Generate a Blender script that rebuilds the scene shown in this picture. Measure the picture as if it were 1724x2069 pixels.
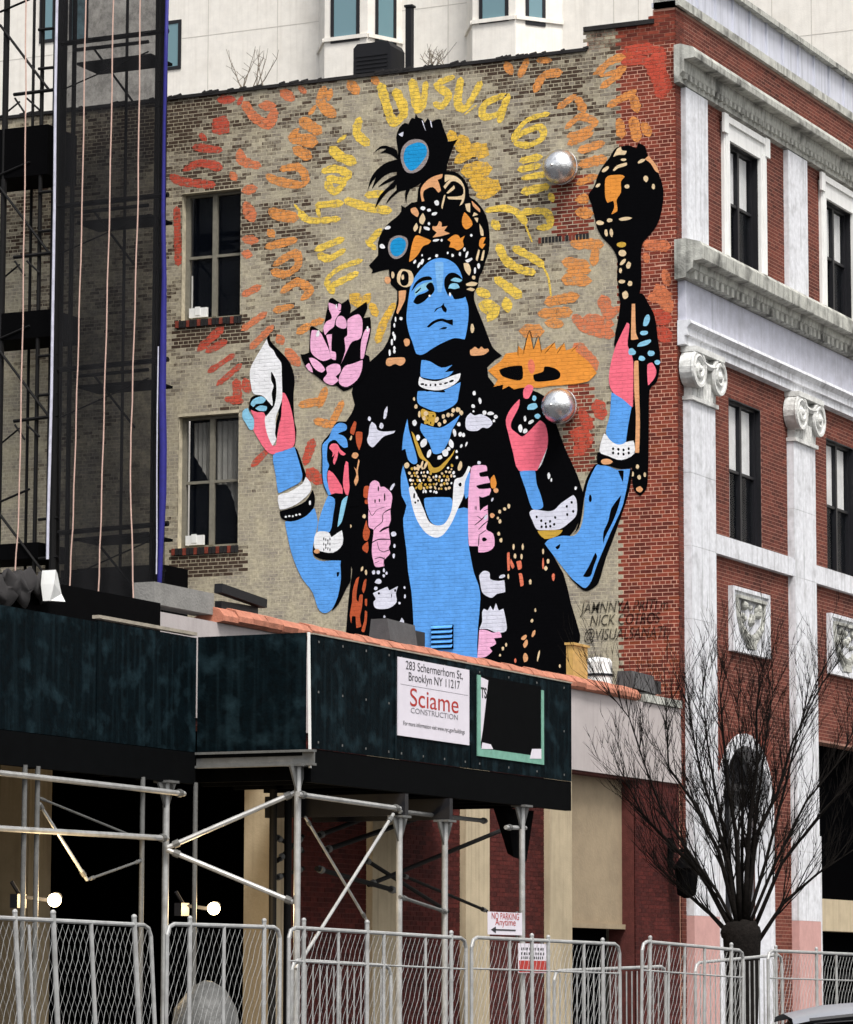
import bpy, bmesh, math, random
import numpy as np
from mathutils import Vector, Matrix, noise as mnoise
from mathutils.geometry import tessellate_polygon
random.seed(7)
for _o in list(bpy.data.objects): bpy.data.objects.remove(_o)
SC = bpy.context.scene
COL = SC.collection
# ------------------------------------------------------------------ camera
PW, PH, FPX = 1724.0, 2069.0, 7271.0
TH, PIT, ROL = math.radians(25.454), math.radians(7.4305), math.radians(0.126)
FW = Vector((-math.sin(TH)*math.cos(PIT), math.cos(TH)*math.cos(PIT), math.sin(PIT)))
_rt = Vector((math.cos(TH), math.sin(TH), 0)); _up = _rt.cross(FW)
RT = _rt*math.cos(ROL)+_up*math.sin(ROL); UP = _up*math.cos(ROL)-_rt*math.sin(ROL)
def ray(px, py): return FW+RT*((px-PW/2)/FPX)-UP*((py-PH/2)/FPX)
_r = ray(1372, 1000); _h = math.hypot(_r.x, _r.y)
CAM = Vector((-_r.x/_h*62.0, -_r.y/_h*62.0, 1.6))
def onX(px, py, x=0.0):
    d = ray(px, py); return CAM+d*((x-CAM.x)/d.x)
def onY(px, py, y=0.0):
    d = ray(px, py); return CAM+d*((y-CAM.y)/d.y)
def onD(px, py, dep):            # a point a given distance in front of the camera
    return CAM+ray(px, py)*dep
cd = bpy.data.cameras.new('camera'); cam = bpy.data.objects.new('camera', cd); COL.objects.link(cam)
cd.sensor_fit = 'HORIZONTAL'; cd.sensor_width = 36; cd.lens = 36*FPX/PW
cd.clip_start = 0.5; cd.clip_end = 3000
cam.matrix_world = Matrix(((RT.x, UP.x, -FW.x, CAM.x), (RT.y, UP.y, -FW.y, CAM.y), (RT.z, UP.z, -FW.z, CAM.z), (0, 0, 0, 1)))
SC.camera = cam
# ------------------------------------------------------------------ sky and sun (overcast)
SUN_EL, SUN_AZ = math.radians(58), math.radians(132)      # azimuth from +Y towards +X
wd = bpy.data.worlds.new('World'); SC.world = wd; wd.use_nodes = True
nt = wd.node_tree; nt.nodes.clear()
wo = nt.nodes.new('ShaderNodeOutputWorld'); bg = nt.nodes.new('ShaderNodeBackground'); sk = nt.nodes.new('ShaderNodeTexSky')
sk.sky_type = 'NISHITA'; sk.sun_disc = False; sk.sun_elevation = SUN_EL; sk.sun_rotation = SUN_AZ
sk.air_density = 1.0; sk.dust_density = 4.0; sk.ozone_density = 0.6
bg.inputs['Strength'].default_value = 0.11
hs = nt.nodes.new('ShaderNodeHueSaturation'); hs.inputs['Saturation'].default_value = 0.25
nt.links.new(sk.outputs[0], hs.inputs['Color']); nt.links.new(hs.outputs[0], bg.inputs[0]); nt.links.new(bg.outputs[0], wo.inputs[0])
sl = bpy.data.lights.new('sun', 'SUN'); sl.energy = 1.5; sl.angle = math.radians(14); sl.color = (1.0, 0.97, 0.93)
so = bpy.data.objects.new('sun', sl); COL.objects.link(so)
_sd = Vector((math.sin(SUN_AZ)*math.cos(SUN_EL), math.cos(SUN_AZ)*math.cos(SUN_EL), math.sin(SUN_EL)))
so.rotation_euler = _sd.to_track_quat('Z', 'Y').to_euler(); so.location = (30, -40, 60)
vs = SC.view_settings; vs.view_transform = 'Standard'; vs.look = 'None'; vs.gamma = 1.0; vs.exposure = 1.0; vs.use_curve_mapping = False
SC.render.engine = 'CYCLES'
# ------------------------------------------------------------------ materials
def lin(c): return tuple(((v/255)/12.92 if v <= 10.3 else (((v/255)+0.055)/1.055)**2.4) for v in c)
MATS = {}
def mat(name, rgb, rough=0.8, var=0.15, scale=6.0, bump=0.0, bscale=40.0, metal=0.0, spec=0.3, stain=0.0, streak=0.0, dark=None):
    """procedural: base colour with two scales of noise, optional bump, dirt blotches and vertical streaks"""
    m = bpy.data.materials.new(name); m.use_nodes = True; MATS[name] = m
    n = m.node_tree.nodes; L = m.node_tree.links; b = n['Principled BSDF']
    c = lin(rgb)
    tc = n.new('ShaderNodeTexCoord')
    nz = n.new('ShaderNodeTexNoise'); nz.inputs['Scale'].default_value = scale; nz.inputs['Detail'].default_value = 6; nz.inputs['Roughness'].default_value = 0.65
    L.new(tc.outputs['Object'], nz.inputs['Vector'])
    mr = n.new('ShaderNodeMapRange'); mr.inputs['From Min'].default_value = 0.28; mr.inputs['From Max'].default_value = 0.72
    mr.inputs['To Min'].default_value = 1-var; mr.inputs['To Max'].default_value = 1+var
    L.new(nz.outputs['Fac'], mr.inputs['Value'])
    mx = n.new('ShaderNodeVectorMath'); mx.operation = 'SCALE'; mx.inputs[0].default_value = c
    L.new(mr.outputs[0], mx.inputs['Scale'])
    out = mx.outputs[0]
    dk = lin(dark) if dark else tuple(v*0.35 for v in c)
    def over(sock, fac, colour):
        q = n.new('ShaderNodeMix'); q.data_type = 'RGBA'; L.new(fac, q.inputs[0]); L.new(sock, q.inputs[6]); q.inputs[7].default_value = (*colour, 1); return q.outputs[2]
    if stain:
        z2 = n.new('ShaderNodeTexNoise'); z2.inputs['Scale'].default_value = scale*0.35; z2.inputs['Detail'].default_value = 8; L.new(tc.outputs['Object'], z2.inputs['Vector'])
        r2 = n.new('ShaderNodeMapRange'); r2.inputs['From Min'].default_value = 0.52; r2.inputs['From Max'].default_value = 0.75; r2.inputs['To Max'].default_value = stain; L.new(z2.outputs['Fac'], r2.inputs['Value'])
        out = over(out, r2.outputs[0], dk)
    if streak:
        mp = n.new('ShaderNodeMapping'); mp.inputs['Scale'].default_value = (7, 7, 0.35); L.new(tc.outputs['Object'], mp.inputs['Vector'])
        z3 = n.new('ShaderNodeTexNoise'); z3.inputs['Scale'].default_value = 1.6; z3.inputs['Detail'].default_value = 5; L.new(mp.outputs[0], z3.inputs['Vector'])
        r3 = n.new('ShaderNodeMapRange'); r3.inputs['From Min'].default_value = 0.5; r3.inputs['From Max'].default_value = 0.72; r3.inputs['To Max'].default_value = streak; L.new(z3.outputs['Fac'], r3.inputs['Value'])
        out = over(out, r3.outputs[0], dk)
    L.new(out, b.inputs['Base Color'])
    b.inputs['Roughness'].default_value = rough; b.inputs['Metallic'].default_value = metal; b.inputs['Specular IOR Level'].default_value = spec
    if bump:
        zb = n.new('ShaderNodeTexNoise'); zb.inputs['Scale'].default_value = bscale; zb.inputs['Detail'].default_value = 4; L.new(tc.outputs['Object'], zb.inputs['Vector'])
        bp = n.new('ShaderNodeBump'); bp.inputs['Strength'].default_value = bump; bp.inputs['Distance'].default_value = 0.02
        L.new(zb.outputs['Fac'], bp.inputs['Height']); L.new(bp.outputs[0], b.inputs['Normal'])
    return m
COURSE, BW, MORT = 0.0685, 0.209, 0.011
def brick_tex(n, L, tc):
    """brick pattern laid exactly on the built courses of the mural wall (x, z of the wall)"""
    sp = n.new('ShaderNodeSeparateXYZ'); cb = n.new('ShaderNodeCombineXYZ')
    L.new(tc.outputs['Object'], sp.inputs[0]); L.new(sp.outputs[0], cb.inputs[0]); L.new(sp.outputs[2], cb.inputs[1])
    bt = n.new('ShaderNodeTexBrick'); bt.inputs['Scale'].default_value = 1.0
    bt.inputs['Brick Width'].default_value = BW; bt.inputs['Row Height'].default_value = COURSE
    bt.inputs['Mortar Size'].default_value = MORT*0.5; bt.inputs['Mortar Smooth'].default_value = 0.6; bt.inputs['Bias'].default_value = 0
    bt.offset = 0.5; bt.offset_frequency = 2; bt.squash = 1.0
    bt.inputs['Color1'].default_value = (1, 1, 1, 1); bt.inputs['Color2'].default_value = (0.75, 0.75, 0.75, 1); bt.inputs['Mortar'].default_value = (0, 0, 0, 1)
    L.new(cb.outputs[0], bt.inputs['Vector']); return bt
def paint(name, rgb, cover=1.0, rough=0.75, rel=0.8):
    """wall paint over brick: the courses show as relief, thin coats let the wall show through"""
    m = bpy.data.materials.new(name); m.use_nodes = True; MATS[name] = m
    n = m.node_tree.nodes; L = m.node_tree.links; b = n['Principled BSDF']; c = lin(rgb)
    tc = n.new('ShaderNodeTexCoord'); bt = brick_tex(n, L, tc)
    nz = n.new('ShaderNodeTexNoise'); nz.inputs['Scale'].default_value = 5; nz.inputs['Detail'].default_value = 8; nz.inputs['Roughness'].default_value = 0.7
    L.new(tc.outputs['Object'], nz.inputs['Vector'])
    mr = n.new('ShaderNodeMapRange'); mr.inputs['From Min'].default_value = 0.3; mr.inputs['From Max'].default_value = 0.7; mr.inputs['To Min'].default_value = 0.80; mr.inputs['To Max'].default_value = 1.10
    L.new(nz.outputs['Fac'], mr.inputs['Value'])
    sc = n.new('ShaderNodeVectorMath'); sc.operation = 'SCALE'; sc.inputs[0].default_value = c; L.new(mr.outputs[0], sc.inputs['Scale'])
    L.new(sc.outputs[0], b.inputs['Base Color']); b.inputs['Roughness'].default_value = rough; b.inputs['Specular IOR Level'].default_value = 0.04 if sum(rgb) < 60 else 0.2
    ad = n.new('ShaderNodeMath'); ad.operation = 'ADD'; n2 = n.new('ShaderNodeTexNoise'); n2.inputs['Scale'].default_value = 60; L.new(tc.outputs['Object'], n2.inputs['Vector'])
    ml = n.new('ShaderNodeMath'); ml.operation = 'MULTIPLY'; ml.inputs[1].default_value = 0.5; L.new(n2.outputs['Fac'], ml.inputs[0])
    L.new(bt.outputs['Color'], ad.inputs[0]); L.new(ml.outputs[0], ad.inputs[1])
    bp = n.new('ShaderNodeBump'); bp.inputs['Strength'].default_value = rel; bp.inputs['Distance'].default_value = 0.012
    L.new(ad.outputs[0], bp.inputs['Height']); L.new(bp.outputs[0], b.inputs['Normal'])
    if cover < 1:
        n3 = n.new('ShaderNodeTexNoise'); n3.inputs['Scale'].default_value = 9; n3.inputs['Detail'].default_value = 8; n3.inputs['Roughness'].default_value = 0.75; L.new(tc.outputs['Object'], n3.inputs['Vector'])
        a1 = n.new('ShaderNodeMapRange'); a1.inputs['From Min'].default_value = 0.36; a1.inputs['From Max'].default_value = 0.52; a1.inputs['To Min'].default_value = 0.30; a1.inputs['To Max'].default_value = cover; L.new(n3.outputs['Fac'], a1.inputs['Value'])
        a2 = n.new('ShaderNodeMapRange'); a2.inputs['To Min'].default_value = 0.45; a2.inputs['To Max'].default_value = 1.0; L.new(bt.outputs['Color'], a2.inputs['Value'])
        a3 = n.new('ShaderNodeMath'); a3.operation = 'MULTIPLY'; L.new(a1.outputs[0], a3.inputs[0]); L.new(a2.outputs[0], a3.inputs[1])
        L.new(a3.outputs[0], b.inputs['Alpha'])
    return m
def glass(name, rgb=(20, 26, 36), alpha=0.75, rough=0.04):
    m = bpy.data.materials.new(name); m.use_nodes = True; MATS[name] = m
    n = m.node_tree.nodes; L = m.node_tree.links; b = n['Principled BSDF']
    b.inputs['Base Color'].default_value = (*lin(rgb), 1); b.inputs['Roughness'].default_value = rough; b.inputs['Alpha'].default_value = alpha; b.inputs['Specular IOR Level'].default_value = 0.6
    tc = n.new('ShaderNodeTexCoord'); nz = n.new('ShaderNodeTexNoise'); nz.inputs['Scale'].default_value = 2.2; L.new(tc.outputs['Object'], nz.inputs['Vector'])
    bp = n.new('ShaderNodeBump'); bp.inputs['Strength'].default_value = 0.12; bp.inputs['Distance'].default_value = 0.02; L.new(nz.outputs['Fac'], bp.inputs['Height']); L.new(bp.outputs[0], b.inputs['Normal'])
    return m
def brickmat(name, wear, c1, c2, coat=(184, 174, 148), bare=(70, 56, 46)):
    m = bpy.data.materials.new(name); m.use_nodes = True; MATS[name] = m
    n = m.node_tree.nodes; L = m.node_tree.links; b = n['Principled BSDF']
    at = n.new('ShaderNodeAttribute'); at.attribute_name = 'tint'; sp = n.new('ShaderNodeSeparateColor'); L.new(at.outputs['Color'], sp.inputs[0])
    tc = n.new('ShaderNodeTexCoord'); nz = n.new('ShaderNodeTexNoise'); nz.inputs['Scale'].default_value = 14; nz.inputs['Detail'].default_value = 8; nz.inputs['Roughness'].default_value = 0.7; L.new(tc.outputs['Object'], nz.inputs['Vector'])
    def mixc(f, a, bb):
        q = n.new('ShaderNodeMix'); q.data_type = 'RGBA'
        for s, i in ((f, 0), (a, 6), (bb, 7)):
            if isinstance(s, tuple): q.inputs[i].default_value = (*lin(s), 1)
            else: L.new(s, q.inputs[i])
        return q.outputs[2]
    red = mixc(sp.outputs[0], c1, c2)
    if wear:
        n2 = n.new('ShaderNodeTexNoise'); n2.inputs['Scale'].default_value = 2.1; n2.inputs['Detail'].default_value = 9; n2.inputs['Roughness'].default_value = 0.7; L.new(tc.outputs['Object'], n2.inputs['Vector'])
        r0 = n.new('ShaderNodeMapRange'); r0.inputs['From Min'].default_value = 0.36; r0.inputs['From Max'].default_value = 0.64; L.new(n2.outputs['Fac'], r0.inputs['Value'])
        coatc = mixc(r0.outputs[0], coat, tuple(int(v*0.78) for v in coat[:2])+(int(coat[2]*0.84),))
        sm = n.new('ShaderNodeMath'); sm.operation = 'ADD'; L.new(sp.outputs[2], sm.inputs[0]); L.new(nz.outputs['Fac'], sm.inputs[1])
        r1 = n.new('ShaderNodeMapRange'); r1.inputs['From Min'].default_value = 0.86; r1.inputs['From Max'].default_value = 1.12; L.new(sm.outputs[0], r1.inputs['Value'])
        wn = mixc(r1.outputs[0], coatc, bare)
        mp = n.new('ShaderNodeMapping'); mp.inputs['Scale'].default_value = (1, 1, 0.6); L.new(tc.outputs['Object'], mp.inputs['Vector'])
        n5 = n.new('ShaderNodeTexNoise'); n5.inputs['Scale'].default_value = 11; n5.inputs['Detail'].default_value = 7; n5.inputs['Roughness'].default_value = 0.75; L.new(mp.outputs[0], n5.inputs['Vector'])
        r5 = n.new('ShaderNodeMapRange'); r5.inputs['From Min'].default_value = 0.60; r5.inputs['From Max'].default_value = 0.70; r5.inputs['To Max'].default_value = 0.75; L.new(n5.outputs['Fac'], r5.inputs['Value'])
        wn = mixc(r5.outputs[0], wn, tuple(int(v*0.8) for v in bare))
        base = mixc(sp.outputs[1], wn, red)
    else: base = red
    mr = n.new('ShaderNodeMapRange'); mr.inputs['From Min'].default_value = 0.25; mr.inputs['From Max'].default_value = 0.75; mr.inputs['To Min'].default_value = 0.5; mr.inputs['To Max'].default_value = 1.42; L.new(nz.outputs['Fac'], mr.inputs['Value'])
    sc = n.new('ShaderNodeVectorMath'); sc.operation = 'SCALE'; L.new(base, sc.inputs[0]); L.new(mr.outputs[0], sc.inputs['Scale'])
    L.new(sc.outputs[0], b.inputs['Base Color']); b.inputs['Roughness'].default_value = 0.9; b.inputs['Specular IOR Level'].default_value = 0.15
    zb = n.new('ShaderNodeTexNoise'); zb.inputs['Scale'].default_value = 70; L.new(tc.outputs['Object'], zb.inputs['Vector'])
    bp = n.new('ShaderNodeBump'); bp.inputs['Strength'].default_value = 0.5; bp.inputs['Distance'].default_value = 0.01; L.new(zb.outputs['Fac'], bp.inputs['Height']); L.new(bp.outputs[0], b.inputs['Normal'])
    return m
brickmat('mural_brick', True, (138, 66, 50), (96, 44, 36))
brickmat('facade_brick', False, (112, 60, 49), (70, 37, 32))
brickmat('low_brick', False, (84, 36, 32), (52, 22, 21))
mat('mortar', (186, 176, 152), 0.95, 0.3, 9, 0.4, 60, stain=0.5, dark=(110, 98, 82))
mat('mortar_red', (206, 160, 138), 0.95, 0.2, 5, 0.4, 60)
mat('mortar_facade', (150, 112, 98), 0.95, 0.2, 5, 0.4, 60)
mat('red_brick', (118, 56, 44), 0.9, 0.4, 9, 0.5, 70, spec=0.15)
mat('limestone', (212, 213, 217), 0.8, 0.16, 9, 0.3, 50, stain=0.4, streak=0.4, dark=(112, 110, 108))
mat('capital_stone', (206, 206, 202), 0.85, 0.25, 8, 0.5, 30, stain=0.7, dark=(104, 102, 98))
mat('weathered_stone', (176, 176, 168), 0.85, 0.3, 6, 0.5, 30, stain=0.95, streak=0.5, dark=(38, 37, 35))
mat('frieze_stone', (186, 187, 198), 0.8, 0.14, 5, 0.2, 40, stain=0.3, streak=0.3, dark=(140, 138, 142))
mat('pink_base', (190, 148, 142), 0.85, 0.12, 5, 0.2, 50)
mat('dark_coping', (34, 32, 32), 0.8, 0.3, 8, 0.4, 30)
mat('zinc', (196, 198, 208), 0.6, 0.10, 1.5, 0.1, 20, metal=0.1, streak=0.45, dark=(120, 122, 130))
mat('white_paint', (225, 225, 222), 0.6, 0.06, 5, 0.05, 60, streak=0.2, dark=(140, 138, 132))
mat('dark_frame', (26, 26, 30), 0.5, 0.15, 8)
mat('old_frame', (120, 116, 104), 0.75, 0.2, 12, 0.2, 80)
mat('curtain_or_sky_sheet', (232, 232, 230), 0.95, 0.15, 3)
mat('grey_curtain', (190, 188, 180), 0.95, 0.2, 3)
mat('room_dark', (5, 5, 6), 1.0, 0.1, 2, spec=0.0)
glass('glass', (16, 20, 28), 0.26); glass('clear_glass', (40, 44, 50), 0.10); glass('blue_glass', (104, 136, 144), 0.95, 0.08); glass('sky_glass', (120, 126, 134), 0.9, 0.05); glass('black_glass', (8, 8, 10), 1.0, 0.12)
mat('stucco', (226, 221, 212), 0.9, 0.08, 3.5, 0.2, 30, stain=0.3, streak=0.25, dark=(190, 182, 170))
mat('stucco_joint', (192, 187, 178), 0.9, 0.1)
mat('low_stucco', (176, 168, 166), 0.9, 0.10, 1.2, 0.15, 30, stain=0.2, streak=0.2, dark=(130, 118, 114))
mat('terracotta', (172, 112, 90), 0.85, 0.3, 7, 0.4, 40, stain=0.4, dark=(96, 62, 48))
mat('beige_stone', (180, 165, 138), 0.85, 0.12, 3, 0.2, 40, streak=0.3, dark=(100, 88, 72))
mat('shutter_panel', (150, 134, 110), 0.9, 0.12, 3, 0.3, 20, stain=0.35, dark=(96, 84, 70))
mat('low_core', (86, 44, 40), 0.95, 0.3, 8, 0.4, 50)
mat('roofing', (70, 70, 72), 0.95, 0.2, 3)
mat('green_plywood', (3, 12, 16), 0.8, 0.6, 9, 0.3, 30, stain=0.9, streak=0.35, dark=(30, 47, 53), spec=0.05)
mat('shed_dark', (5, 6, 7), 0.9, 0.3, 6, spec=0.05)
mat('shed_steel', (92, 92, 90), 0.6, 0.25, 8, 0.2, 40, spec=0.4)
mat('galv_pipe', (168, 168, 166), 0.45, 0.2, 9, 0.1, 60, metal=0.35, stain=0.4, dark=(80, 76, 70))
mat('dark_pipe', (14, 13, 13), 0.7, 0.3, 8, spec=0.2)
mat('timber', (150, 142, 128), 0.9, 0.25, 6, 0.3, 40)
mat('sign_white', (214, 208, 216), 0.55, 0.05, 3)
mat('sign_red', (170, 48, 40), 0.6, 0.05)
mat('sign_text', (40, 38, 42), 0.6, 0.05)
mat('sign_grey', (120, 116, 122), 0.6, 0.05)
mat('mint_frame', (112, 160, 142), 0.7, 0.2, 9, 0.2)
mat('rope_pink', (196, 164, 150), 0.9, 0.15, 20)
mat('blue_cloth', (34, 32, 112), 0.6, 0.2, 12)
mat('pale_pole', (190, 190, 204), 0.5, 0.2, 6)
mat('black_tarp', (4, 4, 5), 0.95, 0.2, 3, spec=0.05)
mat('grey_cloth', (46, 44, 44), 0.9, 0.3, 5)
mat('steel', (232, 232, 232), 0.27, 0.16, 14, 0.25, 30, metal=0.95, stain=0.7, dark=(130, 130, 130), spec=0.6)
mat('hvac', (16, 16, 20), 0.6, 0.2, 6)
mat('floodlight', (76, 75, 76), 0.7, 0.2, 8, 0.2)
mat('brass', (196, 158, 92), 0.5, 0.25, 6, metal=0.25, stain=0.3, dark=(120, 80, 30))
mat('concrete', (132, 130, 126), 0.95, 0.2, 4, 0.4, 30)
mat('asphalt', (62, 62, 64), 0.95, 0.2, 3, 0.4, 60)
mat('pavement', (118, 116, 112), 0.95, 0.15, 2, 0.3, 40)
mat('bark', (24, 21, 19), 0.95, 0.5, 16, 0.9, 30, spec=0.1)
mat('weed', (120, 110, 96), 0.95, 0.3, 8)
mat('car_paint', (46, 48, 54), 0.25, 0.03, 3, spec=0.6)
mat('car_roof_sky', (130, 132, 138), 0.3, 0.05, 3, spec=0.6)  # paler than the body: sky reflection put into the colour
mat('tyre', (18, 18, 18), 0.9, 0.2); mat('chrome', (180, 180, 182), 0.2, 0.03, metal=1.0); mat('lamp_red', (130, 20, 18), 0.3, 0.05); mat('lamp_clear', (210, 210, 205), 0.2, 0.05)
# net: woven mesh, most of it open
m = bpy.data.materials.new('debris_net'); m.use_nodes = True; MATS['debris_net'] = m
_n = m.node_tree.nodes; _L = m.node_tree.links; _b = _n['Principled BSDF']; _b.inputs['Base Color'].default_value = (0.012, 0.012, 0.013, 1); _b.inputs['Roughness'].default_value = 0.9; _b.inputs['Specular IOR Level'].default_value = 0.1
_tc = _n.new('ShaderNodeTexCoord'); _nz = _n.new('ShaderNodeTexNoise'); _nz.inputs['Scale'].default_value = 2.6; _nz.inputs['Detail'].default_value = 12; _nz.inputs['Roughness'].default_value = 0.85; _L.new(_tc.outputs['Object'], _nz.inputs['Vector'])
_mr = _n.new('ShaderNodeMapRange'); _mr.inputs['From Min'].default_value = 0.3; _mr.inputs['From Max'].default_value = 0.7; _mr.inputs['To Min'].default_value = 0.55; _mr.inputs['To Max'].default_value = 0.94; _L.new(_nz.outputs['Fac'], _mr.inputs['Value']); _L.new(_mr.outputs[0], _b.inputs['Alpha'])
# lit bulb
m = bpy.data.materials.new('lit_bulb'); m.use_nodes = True; MATS['lit_bulb'] = m
_b = m.node_tree.nodes['Principled BSDF']; _b.inputs['Emission Color'].default_value = (1.0, 0.78, 0.45, 1); _b.inputs['Emission Strength'].default_value = 9; _b.inputs['Base Color'].default_value = (0.9, 0.8, 0.6, 1)
# ------------------------------------------------------------------ mesh building
class MB:
    def __init__(s): s.v = []; s.f = []; s.m = []; s.cur = 0; s.mats = []; s.sm = False
    def use(s, name):
        if name not in s.mats: s.mats.append(name)
        s.cur = s.mats.index(name); return s
    def add(s, vs, fs):
        b = len(s.v); s.v.extend([tuple(p) for p in vs]); s.f.extend([tuple(i+b for i in f) for f in fs]); s.m.extend([s.cur]*len(fs)); return s
    def box(s, a, b):
        (x0, y0, z0), (x1, y1, z1) = [min(p, q) for p, q in zip(a, b)], [max(p, q) for p, q in zip(a, b)]
        return s.add([(x0, y0, z0), (x1, y0, z0), (x1, y1, z0), (x0, y1, z0), (x0, y0, z1), (x1, y0, z1), (x1, y1, z1), (x0, y1, z1)],
                     [(0, 3, 2, 1), (4, 5, 6, 7), (0, 1, 5, 4), (1, 2, 6, 5), (2, 3, 7, 6), (3, 0, 4, 7)])
    def obox(s, p, q, w, h, up=(0, 0, 1)):          # bar with rectangular section from p to q
        p, q = Vector(p), Vector(q); d = (q-p).normalized(); u = Vector(up)
        if abs(d.dot(u)) > 0.98: u = Vector((1, 0, 0))
        a = d.cross(u).normalized(); c = a.cross(d).normalized()
        vs = [r+a*(sx*w/2)+c*(sz*h/2) for r in (p, q) for sx, sz in ((-1, -1), (1, -1), (1, 1), (-1, 1))]
        return s.add(vs, [(0, 1, 2, 3), (7, 6, 5, 4), (0, 4, 5, 1), (1, 5, 6, 2), (2, 6, 7, 3), (3, 7, 4, 0)])
    def tube(s, pts, r, n=8, cap=True):
        pts = [Vector(p) for p in pts]; k = len(pts); rs = r if isinstance(r, (list, tuple)) else [r]*k
        vs = []; pa = None
        for i, p in enumerate(pts):
            d = (pts[min(i+1, k-1)]-pts[max(i-1, 0)]).normalized()
            if pa is None:
                u = Vector((0, 0, 1)) if abs(d.z) < 0.9 else Vector((1, 0, 0)); a = d.cross(u).normalized()
            else:
                a = (pa-d*pa.dot(d)); a = a.normalized() if a.length > 1e-6 else d.orthogonal().normalized()
            pa = a; c = d.cross(a)
            for j in range(n):
                t = 2*math.pi*j/n; vs.append(p+(a*math.cos(t)+c*math.sin(t))*rs[i])
        fs = [(i*n+j, i*n+(j+1) % n, (i+1)*n+(j+1) % n, (i+1)*n+j) for i in range(k-1) for j in range(n)]
        if cap: fs += [tuple(range(n))[::-1], tuple((k-1)*n+j for j in range(n))]
        return s.add(vs, fs)
    def lathe(s, prof, c, ax=(0, 0, 1), n=20, half=False):      # prof: (r, h)
        ax = Vector(ax).normalized(); a = ax.orthogonal().normalized(); b = ax.cross(a); c = Vector(c)
        vs = [c+ax*h+(a*math.cos(2*math.pi*j/n)+b*math.sin(2*math.pi*j/n))*max(r, 1e-4) for r, h in prof for j in range(n)]
        fs = [(i*n+j, i*n+(j+1) % n, (i+1)*n+(j+1) % n, (i+1)*n+j) for i in range(len(prof)-1) for j in range(n)]
        fs += [tuple(range(n))[::-1], tuple((len(prof)-1)*n+j for j in range(n))]
        return s.add(vs, fs)
    def prism(s, poly, M, d0, d1):                   # poly of (u, v) pushed from d0 to d1 through M(u, v, d)
        n = len(poly); vs = [M(u, v, d0) for u, v in poly]+[M(u, v, d1) for u, v in poly]
        fs = [(i, (i+1) % n, n+(i+1) % n, n+i) for i in range(n)]
        tri = tessellate_polygon([[Vector((u, v, 0)) for u, v in poly]])
        fs += [tuple(t) for t in tri]+[tuple(n+i for i in t)[::-1] for t in tri]
        return s.add(vs, fs)
    def extr(s, prof, M, u0, u1):                    # prof of (d, v) run along u
        n = len(prof); vs = [M(u0, v, d) for d, v in prof]+[M(u1, v, d) for d, v in prof]
        fs = [(i, (i+1) % n, n+(i+1) % n, n+i) for i in range(n)]
        tri = tessellate_polygon([[Vector((d, v, 0)) for d, v in prof]])
        fs += [tuple(t) for t in tri]+[tuple(n+i for i in t)[::-1] for t in tri]
        return s.add(vs, fs)
    def ball(s, c, r, seg=12, rng=8, sc=(1, 1, 1)):
        vs = []; 
        for i in range(rng+1):
            a = math.pi*i/rng
            for j in range(seg):
                t = 2*math.pi*j/seg; vs.append((c[0]+r*sc[0]*math.sin(a)*math.cos(t), c[1]+r*sc[1]*math.sin(a)*math.sin(t), c[2]+r*sc[2]*math.cos(a)))
        return s.add(vs, [(i*seg+j, (i+1)*seg+j, (i+1)*seg+(j+1) % seg, i*seg+(j+1) % seg) for i in range(rng) for j in range(seg)])
ORG = {}
def setp(o, label=None, cat=None, group=None, kind=None):
    for k, v in (('label', label), ('category', cat), ('group', group), ('kind', kind)):
        if v: o[k] = v
    return o
def root(name, label, cat, loc, group=None):
    o = bpy.data.objects.new(name, None); COL.objects.link(o); o.location = loc; o.empty_display_size = 0.2
    ORG[o.name] = Vector(loc); return setp(o, label, cat, group)
def obj(name, mb, mt=None, parent=None, kind=None, label=None, smooth=False, recalc=True, org=None):
    og = ORG[parent.name] if parent is not None else Vector(org if org is not None else (0, 0, 0))
    me = bpy.data.meshes.new(name)
    me.from_pydata([(p[0]-og.x, p[1]-og.y, p[2]-og.z) for p in mb.v], [], mb.f)
    for q in (mb.mats or [mt]): me.materials.append(MATS[q])
    if mb.mats: me.polygons.foreach_set('material_index', mb.m)
    if recalc:
        bm = bmesh.new(); bm.from_mesh(me); bmesh.ops.recalc_face_normals(bm, faces=bm.faces); bm.to_mesh(me); bm.free()
    if smooth:
        me.polygons.foreach_set('use_smooth', [True]*len(me.polygons))
    me.update()
    o = bpy.data.objects.new(name, me); COL.objects.link(o)
    if parent is not None: o.parent = parent
    else: o.location = og
    ORG[o.name] = og
    return setp(o, label, None, None, kind)
def dup(o, parent=None):
    c = o.copy(); COL.objects.link(c); c.parent = parent; ORG[c.name] = ORG[o.name]
    for ch in list(o.children): dup(ch, c)
    return c
def text_mb(body, M, u, v, size, sx=1.0, d=0.004, align='CENTER', shear=0.0, bold=0.0):
    """lettering as flat meshes on a plane M(u, v, d)"""
    cu = bpy.data.curves.new('lettering', 'FONT'); cu.body = body; cu.size = size; cu.align_x = align; cu.shear = shear; cu.offset = bold
    o = bpy.data.objects.new('lettering', cu); COL.objects.link(o)
    dg = bpy.context.evaluated_depsgraph_get(); me = o.evaluated_get(dg).to_mesh()
    mb = MB(); mb.add([M(u+p.co.x*sx, v+p.co.y, d) for p in me.vertices], [tuple(f.vertices) for f in me.polygons])
    o.evaluated_get(dg).to_mesh_clear(); bpy.data.objects.remove(o); bpy.data.curves.remove(cu)
    return mb
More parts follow.
